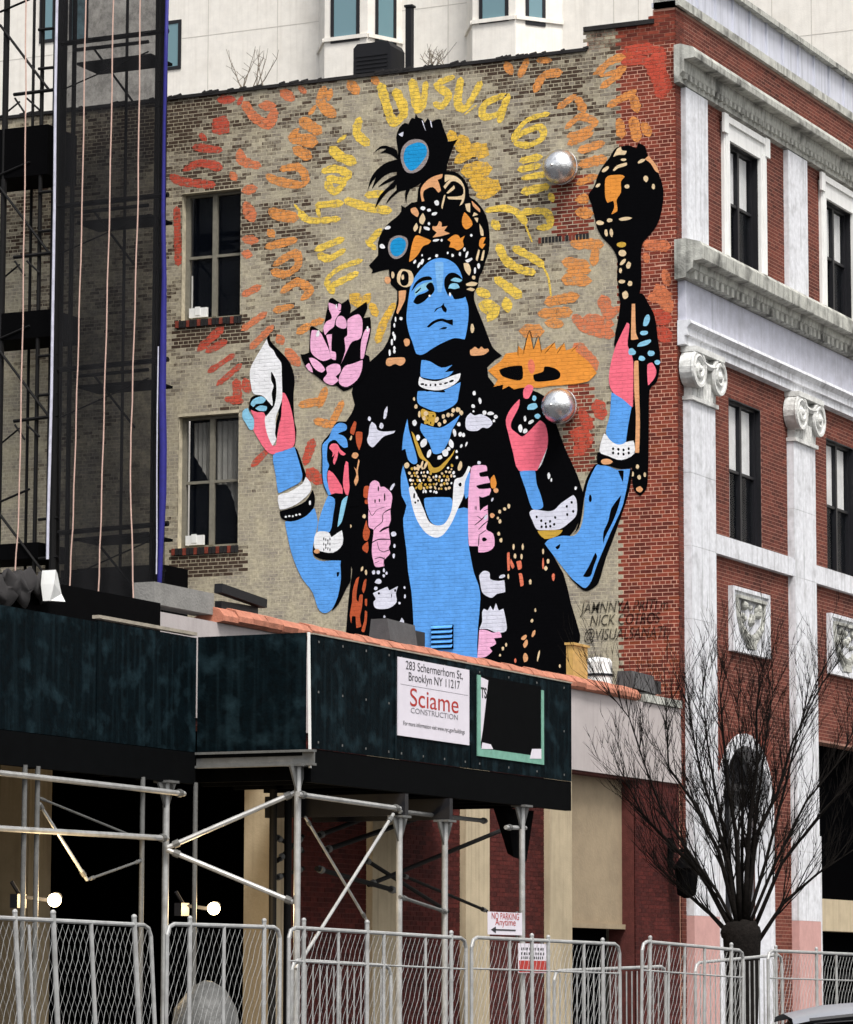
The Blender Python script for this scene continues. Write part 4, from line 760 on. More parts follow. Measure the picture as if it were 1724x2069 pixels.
E_('p_lav', 'H', (103, 40, 10, 9), (175, 240, 5, 12, .4), (228, 655, 18, 9, -.3), (140, 335, 8, 16, .5)); E_('p_cream', 'H', (265, 275, 8, 13), (242, 290, 9, 9), (215, 305, 8, 11), (205, 340, 6, 8), (217, 358, 8, 12), (210, 425, 8, 11), (222, 460, 8, 13))
P('p_lav', 'H', (105, 650), (130, 625), (160, 635), (165, 670), (210, 680), (240, 675), (245, 740), (200, 750), (175, 770), (150, 765), (120, 740), (110, 690)); P('p_lav', 'H', (120, 850), (130, 830), (150, 840), (165, 815), (180, 840), (195, 800), (210, 840), (235, 830), (250, 900), (250, 950), (200, 960), (150, 940), (105, 940), (120, 900)); P('p_rose', 'H', (105, 945), (140, 945), (180, 960), (215, 955), (225, 985), (185, 990), (195, 1020), (160, 1040), (175, 1060), (140, 1090), (95, 1095), (100, 1020))
for pts in (((255, 530), (268, 525), (270, 620), (258, 625)), ((275, 560), (295, 600), (285, 615), (272, 590)), ((305, 575), (330, 570), (335, 610), (315, 620)), ((318, 640), (335, 640), (345, 700), (328, 710))): P('p_salmon', 'H', *pts)
E_('p_cream', 'H', (290, 495, 6, 17), (340, 495, 6, 17), (298, 545, 7, 14), (333, 548, 6, 14), (262, 655, 5, 14), (380, 685, 7, 14), (450, 520, 6, 15), (477, 573, 8, 13), (465, 612, 9, 13), (408, 838, 5, 12), (390, 895, 8, 10, .5), (250, 1025, 6, 11), (232, 1045, 7, 11), (217, 1082, 6, 7), (425, 1085, 5, 30, .2), (540, 1140, 5, 10)); E_('p_salmon', 'H', (450, 585, 5, 30), (505, 658, 8, 22), (300, 1110, 6, 12)); E_('p_peach', 'H', (348, 985, 18, 11, -.7), (398, 965, 8, 22, .4), (355, 1020, 11, 22, .3), (355, 1095, 13, 25))
P('p_lav', 'W', (315, 210), (325, 180), (330, 130), (345, 100), (370, 120), (380, 150), (420, 160), (490, 155), (480, 170), (420, 190), (380, 230), (350, 258), (325, 240)); E_('p_lav', 'W', (330, 80, 9, 14), (430, 45, 10, 40, .2), (405, 125, 14, 18)); P('p_lav', 'F', (565, 390), (600, 350), (630, 370), (680, 360), (740, 390), (765, 430), (730, 465), (690, 460), (650, 485), (570, 475)); E_('p_white', 'F', (628, 203, 12, 17), (670, 260, 11, 25, -.2), (620, 300, 14, 15), (622, 338, 8, 8), (705, 350, 16, 17), (750, 355, 26, 13), (790, 380, 14, 15), (775, 410, 11, 11))
CUR[0] = 'mace'
P(K, 'C', (470, 70), (550, 100), (570, 50), (640, 80), (670, 180), (700, 250), (760, 330), (810, 430), (835, 560), (825, 700), (790, 850), (730, 960), (650, 1050), (610, 1120), (600, 1250), (605, 1400), (600, 1550), (580, 1650), (600, 1720), (650, 1790), (700, 1880), (750, 2000), (770, 2069), (330, 2069), (360, 1900), (385, 1750), (370, 1600), (350, 1450), (355, 1280), (320, 1180), (250, 1090), (190, 1030), (140, 930), (110, 800), (80, 680), (50, 590), (110, 500), (150, 380), (200, 290), (270, 200), (310, 130), (350, 90), (400, 80))
P(K, 'E', (820, 100), (965, 100), (1000, 150), (1045, 240), (1065, 380), (1080, 510), (1060, 640), (1015, 690), (1010, 900), (1005, 1200), (995, 1300), (955, 1345), (920, 1310), (905, 1230), (915, 800), (900, 500), (800, 430), (800, 380), (835, 160))
P('p_orange', 'C', (225, 430), (260, 390), (330, 380), (400, 380), (430, 400), (390, 450), (390, 560), (345, 640), (350, 700), (350, 760), (290, 790), (320, 720), (310, 650), (250, 670), (225, 610)); P('p_cream', 'C', (310, 190), (350, 110), (390, 85), (400, 120), (450, 130), (430, 170), (370, 170)); P('p_cream', 'C', (305, 330), (350, 280), (450, 250), (450, 280), (360, 310), (320, 340)); P('p_peach', 'C', (640, 215), (680, 180), (760, 280), (790, 360), (750, 340), (700, 260))
E_('p_cream', 'C', (415, 220, 30, 14), (230, 320, 45, 20, -.7), (150, 490, 28, 15, -.7), (605, 235, 40, 17, -.5), (650, 420, 24, 34), (730, 500, 17, 30), (455, 500, 24, 24), (170, 880, 38, 24), (275, 855, 30, 20), (432, 838, 70, 18, -.1), (235, 985, 17, 40, -.2), (290, 985, 17, 45, -.15), (405, 1200, 42, 36), (410, 1290, 45, 18, -.8), (470, 1325, 24, 40, .3), (385, 1380, 15, 30), (400, 1495, 35, 20), (485, 1515, 24, 28), (435, 1635, 30, 44)); E_('p_gold', 'C', (395, 1110, 55, 27))
P('p_peach', 'E', (905, 165), (925, 165), (930, 340), (945, 380), (900, 385)); P('p_peach', 'E', (920, 520), (945, 515), (950, 700), (955, 900), (950, 1080), (925, 1080), (930, 850), (920, 700))
E_('p_cream', 'E', (940, 1165, 10, 15), (985, 1215, 8, 15), (950, 1230, 12, 14), (910, 1210, 8, 16)); E_('p_peach', 'E', (952, 1305, 20, 20))
CUR[0] = 'arm'
P('p_blue', 'E', (690, 1155), (750, 1160), (820, 1185), (895, 1180), (880, 1290), (850, 1420), (790, 1560), (720, 1720), (690, 1820), (650, 1900), (620, 1920), (580, 1900), (500, 1810), (430, 1720), (370, 1640), (400, 1610), (480, 1590), (550, 1590), (590, 1540), (610, 1450), (615, 1360), (640, 1250))
P(K, 'E', (895, 1180), (908, 1200), (885, 1330), (805, 1570), (745, 1730), (700, 1880), (655, 1920), (620, 1930), (590, 1915), (500, 1825), (580, 1890), (620, 1912), (655, 1870), (695, 1760), (775, 1570), (850, 1400)); P(K, 'E', (840, 1340), (820, 1420), (790, 1500), (740, 1600), (730, 1640), (730, 1570), (760, 1500), (780, 1420)); P(K, 'E', (680, 1695), (692, 1720), (670, 1780), (650, 1840), (605, 1840), (640, 1780)); E_(K, 'E', (650, 1362, 9, 24)); P(K, 'E', (435, 1660), (465, 1640), (460, 1665), (445, 1675)); P(K, 'E', (820, 1190), (855, 1190), (850, 1260)); P(K, 'E', (690, 1150), (640, 1250), (612, 1360), (600, 1450), (580, 1540), (540, 1585), (560, 1560), (595, 1440), (600, 1340), (630, 1230), (680, 1150))
P(K, 'E', (695, 1075), (760, 1095), (840, 1110), (925, 1085), (930, 1130), (910, 1170), (840, 1180), (760, 1160), (695, 1150)); E_('p_peach', 'E', (750, 1135, 38, 19)); P('p_white', 'E', (735, 960), (780, 1000), (830, 1020), (915, 1005), (920, 1085), (840, 1125), (760, 1100), (705, 1070)); E_(K, 'E', *[(790+i*32, 1055+((i*7) % 3)*4+j*26, 7, 9) for i in range(4) for j in range(2)])
P('p_blue', 'E', (780, 710), (840, 740), (905, 795), (885, 900), (870, 1010), (820, 1030), (770, 1000), (745, 950), (770, 850)); P(K, 'E', (905, 795), (922, 800), (917, 1003), (870, 1008), (885, 900)); P('p_pink', 'E', (875, 280), (890, 290), (885, 350), (880, 420), (905, 480), (915, 540), (910, 800), (850, 750), (790, 710), (765, 650), (770, 560), (800, 440), (840, 350))
E_('p_ltblue', 'E', (995, 265, 18, 38, .3), (980, 343, 28, 13, -.1), (985, 405, 48, 15, -.35), (905, 460, 24, 21), (1022, 468, 22, 18), (965, 500, 20, 16), (1062, 523, 18, 16)); P('p_pink', 'E', (1000, 540), (1030, 525), (1055, 570), (1045, 620), (1005, 665))
CUR[0] = 'sunburst'
P('p_orange', 'E', (20, 575), (100, 515), (130, 470), (200, 460), (205, 420), (235, 450), (275, 345), (302, 445), (330, 370), (352, 450), (430, 400), (440, 445), (490, 405), (500, 450), (560, 430), (560, 455), (640, 520), (690, 590), (640, 640), (560, 660), (400, 670), (340, 680), (230, 680), (180, 690), (150, 670), (110, 690), (115, 660), (55, 675), (80, 630), k=1); P(K, 'E', (90, 570), (150, 550), (230, 545), (235, 620), (200, 635), (110, 610)); P(K, 'E', (300, 600), (360, 580), (370, 550), (430, 560), (465, 590), (455, 625), (380, 640), (310, 640)); E_('p_salmon', 'E', (288, 550, 22, 45))
for st in (((205, 480), (205, 395)), ((235, 480), (275, 330), (300, 440)), ((302, 440), (330, 360), (350, 465)), ((370, 470), (435, 395)), ((445, 470), (490, 400)), ((530, 460), (572, 420)), ((480, 665), (645, 650))): S('s_ink', 'E', 7, *st)
CUR[0] = 'raised_hand'
P('p_pink', 'E', (270, 660), (300, 680), (270, 745), (240, 740), (240, 690)); P('p_pink', 'E', (215, 750), (210, 800), (165, 890), (165, 930), (200, 960), (230, 980), (260, 960), (300, 920), (340, 880), (375, 910), (390, 1000), (375, 1080), (330, 1170), (320, 1190), (210, 1190), (175, 1080), (145, 960), (130, 880), (160, 810)); P('p_white', 'E', (388, 1040), (355, 1140), (328, 1183), (345, 1140), (372, 1080))
E_('p_ltblue', 'E', (293, 797, 35, 19, -.35), (305, 745, 13, 16), (325, 855, 18, 15)); E_('p_white', 'E', (248, 870, 8, 18), (220, 930, 13, 24), (250, 945, 14, 16, .5), (285, 890, 20, 10, -.5)); P('p_blue', 'E', (215, 1195), (310, 1190), (320, 1270), (345, 1340), (360, 1410), (330, 1430), (290, 1420), (250, 1300))
P('p_lav', 'E', (275, 1450), (300, 1430), (390, 1440), (430, 1430), (470, 1390), (545, 1340), (565, 1370), (565, 1460), (520, 1510), (460, 1550), (370, 1555), (320, 1550), (295, 1500)); E_(K, 'E', *[(x, y, 7, 9) for x, y in ((320, 1475), (348, 1498), (375, 1515), (402, 1502), (434, 1478), (350, 1535), (378, 1535), (404, 1532), (428, 1520), (505, 1410), (535, 1385), (545, 1440), (508, 1460))]); P('p_gold', 'E', (325, 1560), (480, 1555), (450, 1590), (370, 1610)); E_('p_white', 'E', (395, 1222, 9, 20), (410, 1248, 6, 12), (560, 1298, 8, 11))
CUR[0] = 'conch'
P(K, 'D', (310, 430), (340, 400), (350, 460), (400, 520), (480, 600), (550, 690), (590, 800), (600, 900), (590, 1000), (590, 1150), (600, 1300), (620, 1400), (600, 1560), (500, 1500), (430, 1200), (400, 800), (350, 560)); P(K, 'D', (125, 1180), (140, 1060), (200, 1030), (300, 1060), (370, 1160), (300, 1250), (270, 1210), (200, 1205))
P('p_pink', 'D', (140, 1180), (210, 1205), (280, 1210), (300, 1300), (310, 1420), (370, 1550), (405, 1550), (430, 1380), (460, 1240), (470, 1000), (500, 1010), (550, 1120), (590, 1300), (605, 1450), (590, 1560), (500, 1600), (370, 1645), (290, 1590), (200, 1450), (160, 1360), (180, 1290)); P('p_white', 'D', (310, 440), (330, 510), (380, 560), (410, 620), (460, 690), (465, 800), (470, 960), (470, 1060), (440, 1160), (400, 1280), (410, 1480), (370, 1555), (330, 1480), (300, 1380), (290, 1260), (340, 1170), (370, 1150), (330, 1100), (260, 1030), (170, 1010), (140, 900), (135, 760), (190, 640), (250, 540))
P(K, 'D', (355, 780), (400, 860), (410, 1000), (390, 1130), (350, 1190), (300, 1250), (310, 1200), (370, 1130), (360, 1010), (380, 930), (355, 870)); P(K, 'D', (420, 1250), (460, 1180), (470, 1080), (450, 1250), (410, 1480), (395, 1420)); P('p_ltblue', 'D', (140, 1120), (170, 1070), (250, 1040), (300, 1070), (270, 1110), (200, 1120), (170, 1150)); P('p_ltblue', 'D', (190, 1165), (240, 1135), (310, 1145), (300, 1190), (230, 1190)); P('p_ltblue', 'D', (55, 1260), (60, 1190), (110, 1160), (130, 1210), (175, 1280), (170, 1380), (130, 1385), (90, 1320))
CUR[0] = 'arm'
P('p_blue', 'D', (375, 1655), (480, 1610), (600, 1570), (640, 1700), (680, 1850), (660, 1930), (560, 1990), (430, 2050), (400, 1850)); P(K, 'D', (600, 1570), (630, 1600), (700, 1800), (720, 1880), (680, 1930), (680, 1850), (640, 1700)); P('p_white', 'V', (640, 1270), (700, 1250), (780, 1200), (800, 1160), (830, 1200), (825, 1250), (760, 1310), (700, 1340), (650, 1350))
P('p_blue', 'V', (680, 1420), (740, 1410), (800, 1390), (850, 1340), (870, 1420), (860, 1480), (840, 1580), (850, 1630), (900, 1650), (1005, 1640), (1005, 1760), (980, 1880), (940, 1940), (900, 1950), (870, 1920), (840, 1830), (780, 1750), (730, 1640), (700, 1530)); P(K, 'V', (650, 1360), (720, 1340), (800, 1300), (840, 1235), (855, 1290), (840, 1350), (780, 1400), (710, 1420), (660, 1400)); E_('p_white', 'V', (685, 1392, 7, 6), (705, 1388, 7, 6), (725, 1388, 6, 6), (745, 1382, 7, 6), (765, 1378, 7, 6), (825, 1310, 6, 14)); P(K, 'V', (1005, 1640), (1062, 1600), (1062, 1760), (1040, 1800), (990, 1900), (950, 1940), (985, 1860), (1005, 1750)); P(K, 'V', (980, 1715), (996, 1712), (992, 1735), (982, 1740))
CUR[0] = 'folded_hand'
P(K, 'I', (75, 600), (82, 400), (200, 250), (290, 95), (420, 85), (620, 60), (620, 1300), (350, 1300), (150, 1120), (80, 900)); P('p_blue', 'I', (90, 600), (90, 420), (180, 320), (230, 190), (310, 110), (400, 110), (440, 150), (430, 210), (350, 240), (310, 265), (390, 290), (440, 350), (455, 450), (400, 465), (340, 420), (270, 350), (180, 390), (155, 500), (155, 640), (185, 720), (165, 780), (150, 900), (170, 1000), (230, 1200), (200, 1200), (110, 1000), (90, 850))
for pts in (((185, 470), (220, 410), (300, 410), (350, 490), (425, 550), (400, 575), (350, 560), (320, 510), (300, 620), (260, 710), (240, 660), (270, 550), (230, 600), (235, 530)), ((160, 850), (180, 790), (250, 840), (330, 960), (380, 1060), (370, 1200), (330, 1260), (260, 1220), (180, 1050)), ((410, 720), (430, 660), (460, 680), (470, 900), (480, 1050), (450, 1180), (400, 1080), (385, 950))): P('p_pink', 'I', *pts)
P(K, 'V', (870, 1490), (930, 1270), (1050, 1270), (1060, 1640), (900, 1640), (840, 1600)); P('p_blue', 'V', (930, 1270), (970, 1290), (960, 1380), (940, 1480), (870, 1485), (875, 1420), (900, 1340)); P('p_ltblue', 'V', (1010, 1300), (1045, 1270), (1010, 1420), (985, 1450)); P('p_white', 'V', (860, 1485), (930, 1480), (950, 1510), (1010, 1470), (1015, 1550), (960, 1600), (880, 1590), (850, 1570)); E_(K, 'V', *[(905+(i % 4)*12, 1520+(i//4)*26+(i % 3)*5, 3, 9) for i in range(12)]); E_('p_peach', 'V', (865, 1592, 18, 13))
P('p_rust', 'I', (490, 240), (500, 180), (550, 80), (580, 100), (565, 200), (540, 280), (500, 260)); P('p_rust', 'I', (570, 250), (600, 230), (665, 240), (660, 380), (620, 500), (580, 400)); E_('p_cream', 'I', (500, 325, 14, 38, .3)); E_('p_peach', 'I', (560, 575, 50, 44)); P('p_peach', 'I', (545, 740), (580, 780), (610, 630), (625, 660), (600, 800), (610, 930), (570, 1015), (545, 950), (580, 850))
CUR[0] = 'lotus'
P(K, 'D', (660, 600), (750, 580), (760, 320), (800, 310), (890, 370), (910, 280), (960, 30), (1000, 10), (1090, 70), (1160, 20), (1190, 110), (1180, 170), (1350, 50), (1360, 120), (1320, 220), (1390, 210), (1400, 330), (1380, 450), (1340, 600), (1380, 620), (1380, 750), (1310, 860), (1200, 950), (1110, 985), (1040, 930), (950, 920), (830, 830), (720, 740), k=2)
for pts in (((780, 350), (860, 360), (920, 470), (960, 560), (980, 640), (900, 670), (820, 630), (770, 570), (765, 450)), ((955, 60), (1040, 90), (1060, 140), (1085, 150), (1030, 230), (1010, 310), (960, 350), (920, 400), (900, 330), (930, 260), (990, 220), (960, 130)), ((1055, 70), (1085, 80), (1080, 140), (1055, 130)), ((1030, 290), (1050, 210), (1100, 200), (1140, 250), (1140, 320), (1090, 330)), ((1150, 300), (1160, 230), (1260, 180), (1300, 220), (1310, 300), (1290, 430), (1200, 470), (1150, 560), (1085, 700), (1130, 560), (1120, 430), (1150, 400)), ((1340, 340), (1390, 330), (1350, 500), (1320, 640), (1290, 650), (1295, 470)), ((930, 400), (990, 390), (985, 560), (1030, 580), (1030, 660), (980, 640), (960, 520)), ((1085, 790), (1130, 720), (1200, 700), (1310, 660), (1300, 770), (1250, 870), (1150, 940), (1080, 920), (1060, 870)), ((900, 860), (940, 800), (930, 740), (1000, 700), (1070, 710), (1080, 780), (1030, 830), (1060, 870), (1000, 920), (930, 900)), ((750, 640), (800, 640), (880, 700), (920, 760), (880, 790), (800, 740)), ((715, 720), (750, 690), (780, 740), (790, 790), (750, 770))): P('p_rose', 'D', *pts)
E_('p_white', 'V', (978, 170, 4, 14), (870, 330, 10, 20, .3), (1160, 300, 6, 16))
def coats(polys):
    mb = MB()
    for colour, uv, d in polys:
        mb.use(colour); tri = tessellate_polygon([[Vector((u, v, 0)) for u, v in uv]]); mb.add([MUR(u, v, d) for u, v in uv], [tuple(t) for t in tri])
    return mb
mu = obj('mural', coats(MURAL.pop('mural')), parent=BLD, recalc=False, label='mural of a blue skinned four armed figure holding conch, lotus and mace')
def clusters(polys, gap):
    bb = [[min(u for u, v in q), max(u for u, v in q), min(v for u, v in q), max(v for u, v in q)] for _, q, _ in polys]; ids = list(range(len(polys)))
    def find(i):
        while ids[i] != i: i = ids[i]
        return i
    for i in range(len(polys)):
        for j in range(i):
            a, b = bb[i], bb[j]
            if a[0]-gap < b[1] and b[0]-gap < a[1] and a[2]-gap < b[3] and b[2]-gap < a[3]: ids[find(i)] = find(j)
    out = {}
    for i in range(len(polys)): out.setdefault(find(i), []).append(polys[i])
    return out.values()
for nm, polys in MURAL.items():
    for cl in clusters(polys, -0.02 if nm == 'letter' else (-0.01 if nm in ('flower_garland', 'hair_ornament') else 0.10)): obj(nm, coats(cl), parent=mu, recalc=False)
# signature in thin black brush letters
LAY[0] += 10
for body, (px, py), hpx in (('JAMNNYA PRITI m', (1262, 1236), 31), ('NICK COTROS', (1262, 1262), 30), ('@VISUALSANATI', (1262, 1291), 31)):
    q = onY(px, py); size = (onY(px, py-hpx).z-q.z)*1.05
    obj('signature', text_mb(body, MUR, q.x, q.z, size, 0.72, 0.012, shear=0.25, bold=0.002), 's_ink', mu, recalc=False)
# ================================================================== steel globes on the side wall
for (px, py), lab in (((1133, 341), 'upper steel globe on the painted wall, level with the mace head'), ((1131, 823), 'lower steel globe on the painted wall, touching the raised pink palm')):
    c = onY(px+7, py); r = 0.315; R = root('steel_globe', lab, 'wall globe', (c.x, 0, c.z), 'steel globes on the mural wall')
    m_ = MB(); m_.lathe([(0.20, -0.02), (0.27, 0.0), (0.30, 0.05), (r, 0.10), (r, 0.135), (0.30, 0.14)], (c.x, 0, c.z), (0, -1, 0), 32); obj('collar', m_, 'steel', R, smooth=False)
    prof = [(0.262, 0.139), (0.262, 0.175)]+[(r*math.cos(t), 0.178+r*0.95*math.sin(t)) for t in [math.pi/2*i/12 for i in range(13)]]
    m_ = MB(); m_.lathe(prof, (c.x, 0, c.z), (0, -1, 0), 32); obj('dome', m_, 'steel', R, smooth=True)
    m_ = MB(); m_.ball((c.x-0.03, -0.178-r*0.95+0.005, c.z-0.02), 0.03, 10, 6); obj('cap_nut', m_, 'steel', R)
# ================================================================== low neighbour along the street
LOW = root('low_building', 'single storey shop building with terracotta coping and grey stucco band under the mural', 'building', (0, -12, 0))
zcp = onX(1280, 1398).z+0.055; zfr = onX(1360, 1580).z; Y0 = -34.0
shut = (onX(1158, 1700).y, onX(1286, 1700).y, -1.0, zfr-0.06)
yst = onX(598, 1700).y                               # left of here: black recess, deepened to cut skylight
lops = [shut, (Y0+0.3, yst, -1.0, zfr-0.12)]
m_ = MB(); wall_core(m_, FAC, Y0, -0.03, -1.5, zfr-0.02, lops, d0=-0.5, d1=-0.026); obj('wall', m_, 'low_core', LOW)
FLOW = lambda u, v, d: (d-0.021, u, v)
brick_mesh('brickwork', brick_rects(yst, -0.04, 0.3, zfr-0.03, lops, header=0), FLOW, 'low_brick', LOW, lambda u, v, rg: (min(1, max(0, rg.random()*.8+mnoise.noise((u, v, 2))*.4)), 0, 0))
m_ = MB(); bx(m_, FAC, Y0, -0.02, zfr-0.02, zcp-0.20, -0.45, 0.02); obj('stucco_band', m_, 'low_stucco', LOW)
m_ = MB(); m_.box((-14, Y0, ZR-0.3), (-0.46, -0.45, ZR)); obj('roof', m_, 'roofing', LOW)
ye = onX(1282, 1398).y; y = onX(436, 1215).y; i = 0
while y < ye:
    t = MB(); L_ = 0.42; y1 = min(y+L_-0.012, ye)
    pr = [(-0.36, zcp-0.2), (-0.36, zcp-0.14), (-0.2, zcp-0.05), (-0.06, zcp+0.02), (0.06, zcp-0.02), (0.13, zcp-0.10), (0.12, zcp-0.17), (0.06, zcp-0.199)]
    dz = random.uniform(-.012, .012); t.extr([(a+random.uniform(-.01, .01), b+dz*(k > 0)*(k < 7)) for k, (a, b) in enumerate(pr)], FAC, y, y1); obj('coping_tile', t, 'terracotta', LOW); y += L_
m_ = MB(); bx(m_, FAC, ye+0.35, -0.05, zcp-0.19, zcp-0.06, -0.4, 0.06); obj('flashing', m_, 'weathered_stone', LOW)
for a, b, dx in ((743, 797, 0), (932, 981, 0), (1102, 1148, 0), (546, 592, -0.15), (48, 94, -3.4)):
    ya, yb = onX(a, 1750, dx).y, onX(b, 1750, dx).y; m_ = MB(); bx(m_, FAC, ya, yb, -1, zfr-0.03, dx-0.4, dx+0.07)
    bx(m_, FAC, ya+0.0, ya+0.14, -1, zfr-0.035, dx+0.07, dx+0.078); obj('pilaster', m_, 'beige_stone', LOW)
m_ = MB(); bx(m_, FAC, shut[0], shut[1], onX(1286, 1868).z, shut[3], -0.32, -0.26); bx(m_, FAC, shut[0], shut[1], onX(1286, 1868).z-0.08, onX(1286, 1868).z, -0.34, -0.2); obj('shutter', m_, 'shutter_panel', LOW)
m_ = MB(); bx(m_, FAC, shut[0], shut[1], -1, shut[3], -0.62, -0.55); bx(m_, FAC, Y0+0.3, yst+3.5, -1, zfr-0.1, -5.1, -5.0); bx(m_, FAC, Y0+0.3, yst+3.5, zfr-0.1, zfr, -5.1, -0.5); bx(m_, FAC, yst+3.2, yst+3.5, -1, zfr-0.1, -5.0, -0.51); obj('shopfront', m_, 'room_dark', LOW)  # matte black stands for deep shade; left recess made deep to keep skylight out
ga, gb = onX(326, 1180), onX(438, 1215)
m_ = MB(); bx(m_, FAC, ga.y-0.1, gb.y, zcp-0.1, onX(438, 1199).z, -0.34, -0.04); obj('parapet_block', m_, 'concrete', LOW)
q = MB(); bx(q, FAC, onX(-120, 1150).y, ga.y-0.12, zcp-0.6, zcp-0.10, -0.5, 0.06)
o_ = obj('black_sheeting', q, 'black_tarp', org=onX(150, 1200)); setp(o_, 'black sheeting draped over the parapet at the foot of the scaffold', 'sheeting')
q = MB(); rgh = random.Random(9)
for i in range(9):
    p = onX(-20+i*13, 1200-rgh.uniform(0, 34), 0.12); q.ball(p, rgh.uniform(.12, .2), 12, 9, (0.5, 1.5, 0.9))
q.v = [(x+.08*mnoise.noise((x*7, y*7, z*7)), y, z+.12*mnoise.noise((x*6+7, y*8, z*6))) for x, y, z in q.v]
o_ = obj('cloth_heap', q, 'grey_cloth', org=onX(40, 1200, 0.12), smooth=True); setp(o_, 'heap of dark grey dust sheets on the parapet behind the green shed', 'dust sheet')
q = MB(); q.obox(onX(441, 1196, -0.1)+Vector((0, 0, .05)), onX(532, 1220, -0.1), 0.12, 0.12); o_ = obj('dark_beam', q, 'hvac', org=onX(480, 1210, -0.1)); setp(o_, 'black timber lying along the terracotta coping beside the grey parapet block', 'beam')
q = MB(); q.obox(onX(441, 1222, -0.2), onX(515, 1234, -0.2), 0.1, 0.1); o_ = obj('dark_beam', q, 'dark_frame', org=onX(480, 1228, -0.2)); setp(o_, 'short black timber under the longer one on the terracotta coping', 'beam')
# things standing on the coping
def flood(pxa, pxb, pyt, pyb, lab):
    a, b = onX(pxa, pyb, -0.15), onX(pxb, pyb, -0.15); h = a.z-onX(pxa, pyt, -0.15).z
    ya, yb = a.y, a.y+(b.y-a.y)*0.9; z0 = zcp-0.03; H_ = abs(h)+0.1
    R = root('floodlight', lab, 'floodlight', (-0.15, ya, z0), 'floodlights on the coping')
    m_ = MB(); m_.add([(-0.4, ya, z0+0.06), (-0.05, ya, z0+0.06), (-0.05, yb, z0+0.02), (-0.4, yb, z0+0.02), (-0.36, ya, z0+H_), (-0.1, ya, z0+H_), (-0.1, yb, z0+H_*0.95), (-0.36, yb, z0+H_*0.95)], [(0, 3, 2, 1), (4, 5, 6, 7), (0, 1, 5, 4), (1, 2, 6, 5), (2, 3, 7, 6), (3, 0, 4, 7)]); obj('housing', m_, 'floodlight', R)
    m_ = MB(); m_.box((-0.34, yb, z0+0.05), (-0.1, yb+0.35, z0+H_*0.75)); obj('ballast', m_, 'dark_frame', R)
    m_ = MB(); m_.obox((-0.22, ya+0.1, z0-0.02), (-0.22, yb, z0+0.02), 0.3, 0.05); obj('bracket', m_, 'dark_frame', R)
flood(776, 838, 1268, 1306, 'grey box floodlight on the coping below the blue torso of the mural')
flood(1272, 1320, 1378, 1408, 'grey box floodlight at the end of the coping beside the red brick corner')
a = onX(1158, 1365, -0.6); b = onX(1190, 1365, -0.6); zt_ = onX(1158, 1303, -0.6).z
R = root('brass_cabinet', 'narrow brass coloured metal box standing behind the coping', 'metal box', (-0.6, a.y, ZR))
m_ = MB(); m_.box((-0.72, a.y, ZR), (-0.6, a.y+0.62, zt_)); obj('box', m_, 'brass', R)
m_ = MB(); m_.box((-0.74, a.y-0.03, zt_), (-0.57, a.y+0.65, zt_+0.04)); obj('lid', m_, 'brass', R)
a = onX(1206, 1367, -0.6); zt_ = onX(1206, 1328, -0.6).z
R = root('white_drum', 'small white metal drum beside the brass box on the low roof', 'drum', (-0.7, a.y+0.3, ZR))
m_ = MB(); m_.lathe([(0.24, 0), (0.24, zt_-ZR-0.06), (0.2, zt_-ZR), (0.05, zt_-ZR+0.03)], (-0.7, a.y+0.3, ZR), n=20); obj('drum', m_, 'white_paint', R)
m_ = MB(); m_.lathe([(0.255, zt_-ZR-0.3), (0.255, zt_-ZR-0.26)], (-0.7, a.y+0.3, ZR), n=20); obj('hoop', m_, 'dark_frame', R)
# ================================================================== sidewalk shed
XC = 2.3; yB = onX(628, 1290, XC).y; zT = onX(628, 1281, XC).z; zU = onX(635, 1512, XC).z; yC1 = onX(1155, 1390, XC).y; XA = onY(402, 1270, yB).x; yA0 = onX(-160, 1250, XA).y
SHED = root('sidewalk_shed', 'sidewalk shed with dark green plywood parapet on galvanised pipe posts', 'sidewalk shed', (XC, yB, 0))
cuts = [yB+0.03, onX(799, 1350, XC).y, onX(952, 1350, XC).y, yC1]
for a, b in zip(cuts, cuts[1:]):
    m_ = MB(); m_.box((XC-0.03, a+0.006, zU), (XC, b-0.006, zT)); obj('parapet_panel', m_, 'green_plywood', SHED)
m_ = MB(); m_.box((XA, yB-0.02, zU-0.03), (XC-0.06, yB+0.01, zT+0.02)); obj('parapet_panel', m_, 'green_plywood', SHED)
ya = yB-0.05
for i in range(5):
    m_ = MB(); m_.box((XA-0.03, ya-2.43+0.006, zU-0.02), (XA, ya-0.006, zT+random.uniform(-.02, .03))); obj('parapet_panel', m_, 'green_plywood', SHED); ya -= 2.44
for y in (cuts[1], cuts[2]):
    m_ = MB(); m_.box((XC+0.001, y-0.03, zU+0.01), (XC+0.012, y+0.03, zT-0.01)); obj('cover_strip', m_, 'green_plywood', SHED)
m_ = MB()
for a, b in zip(cuts, cuts[1:]):
    for t in (0.08, 0.36, 0.64, 0.92):
        for z in (zU+0.08, (zU+zT)/2, zT-0.08): y = a+(b-a)*t; m_.box((XC, y-0.014, z-0.014), (XC+0.004, y+0.014, z+0.014))
setp(obj('screw_heads', m_, 'shed_steel', SHED), kind='stuff')
m_ = MB(); m_.obox((XC-0.02, yB-0.015, zT+0.02), (XC+0.01, yB-0.015, zU-0.25), 0.025, 0.03, (0, 1, 0)); obj('corner_batten', m_, 'white_paint', SHED)
m_ = MB(); m_.box((XC-0.09, yB+0.05, zT+0.001), (XC+0.012, yC1, zT+0.018)); obj('top_rail', m_, 'timber', SHED)
m_ = MB(); m_.box((XA-0.09, onX(200, 1208, XA).y, zT+0.035), (XA+0.012, yB-0.06, zT+0.075)); obj('top_rail', m_, 'timber', SHED)
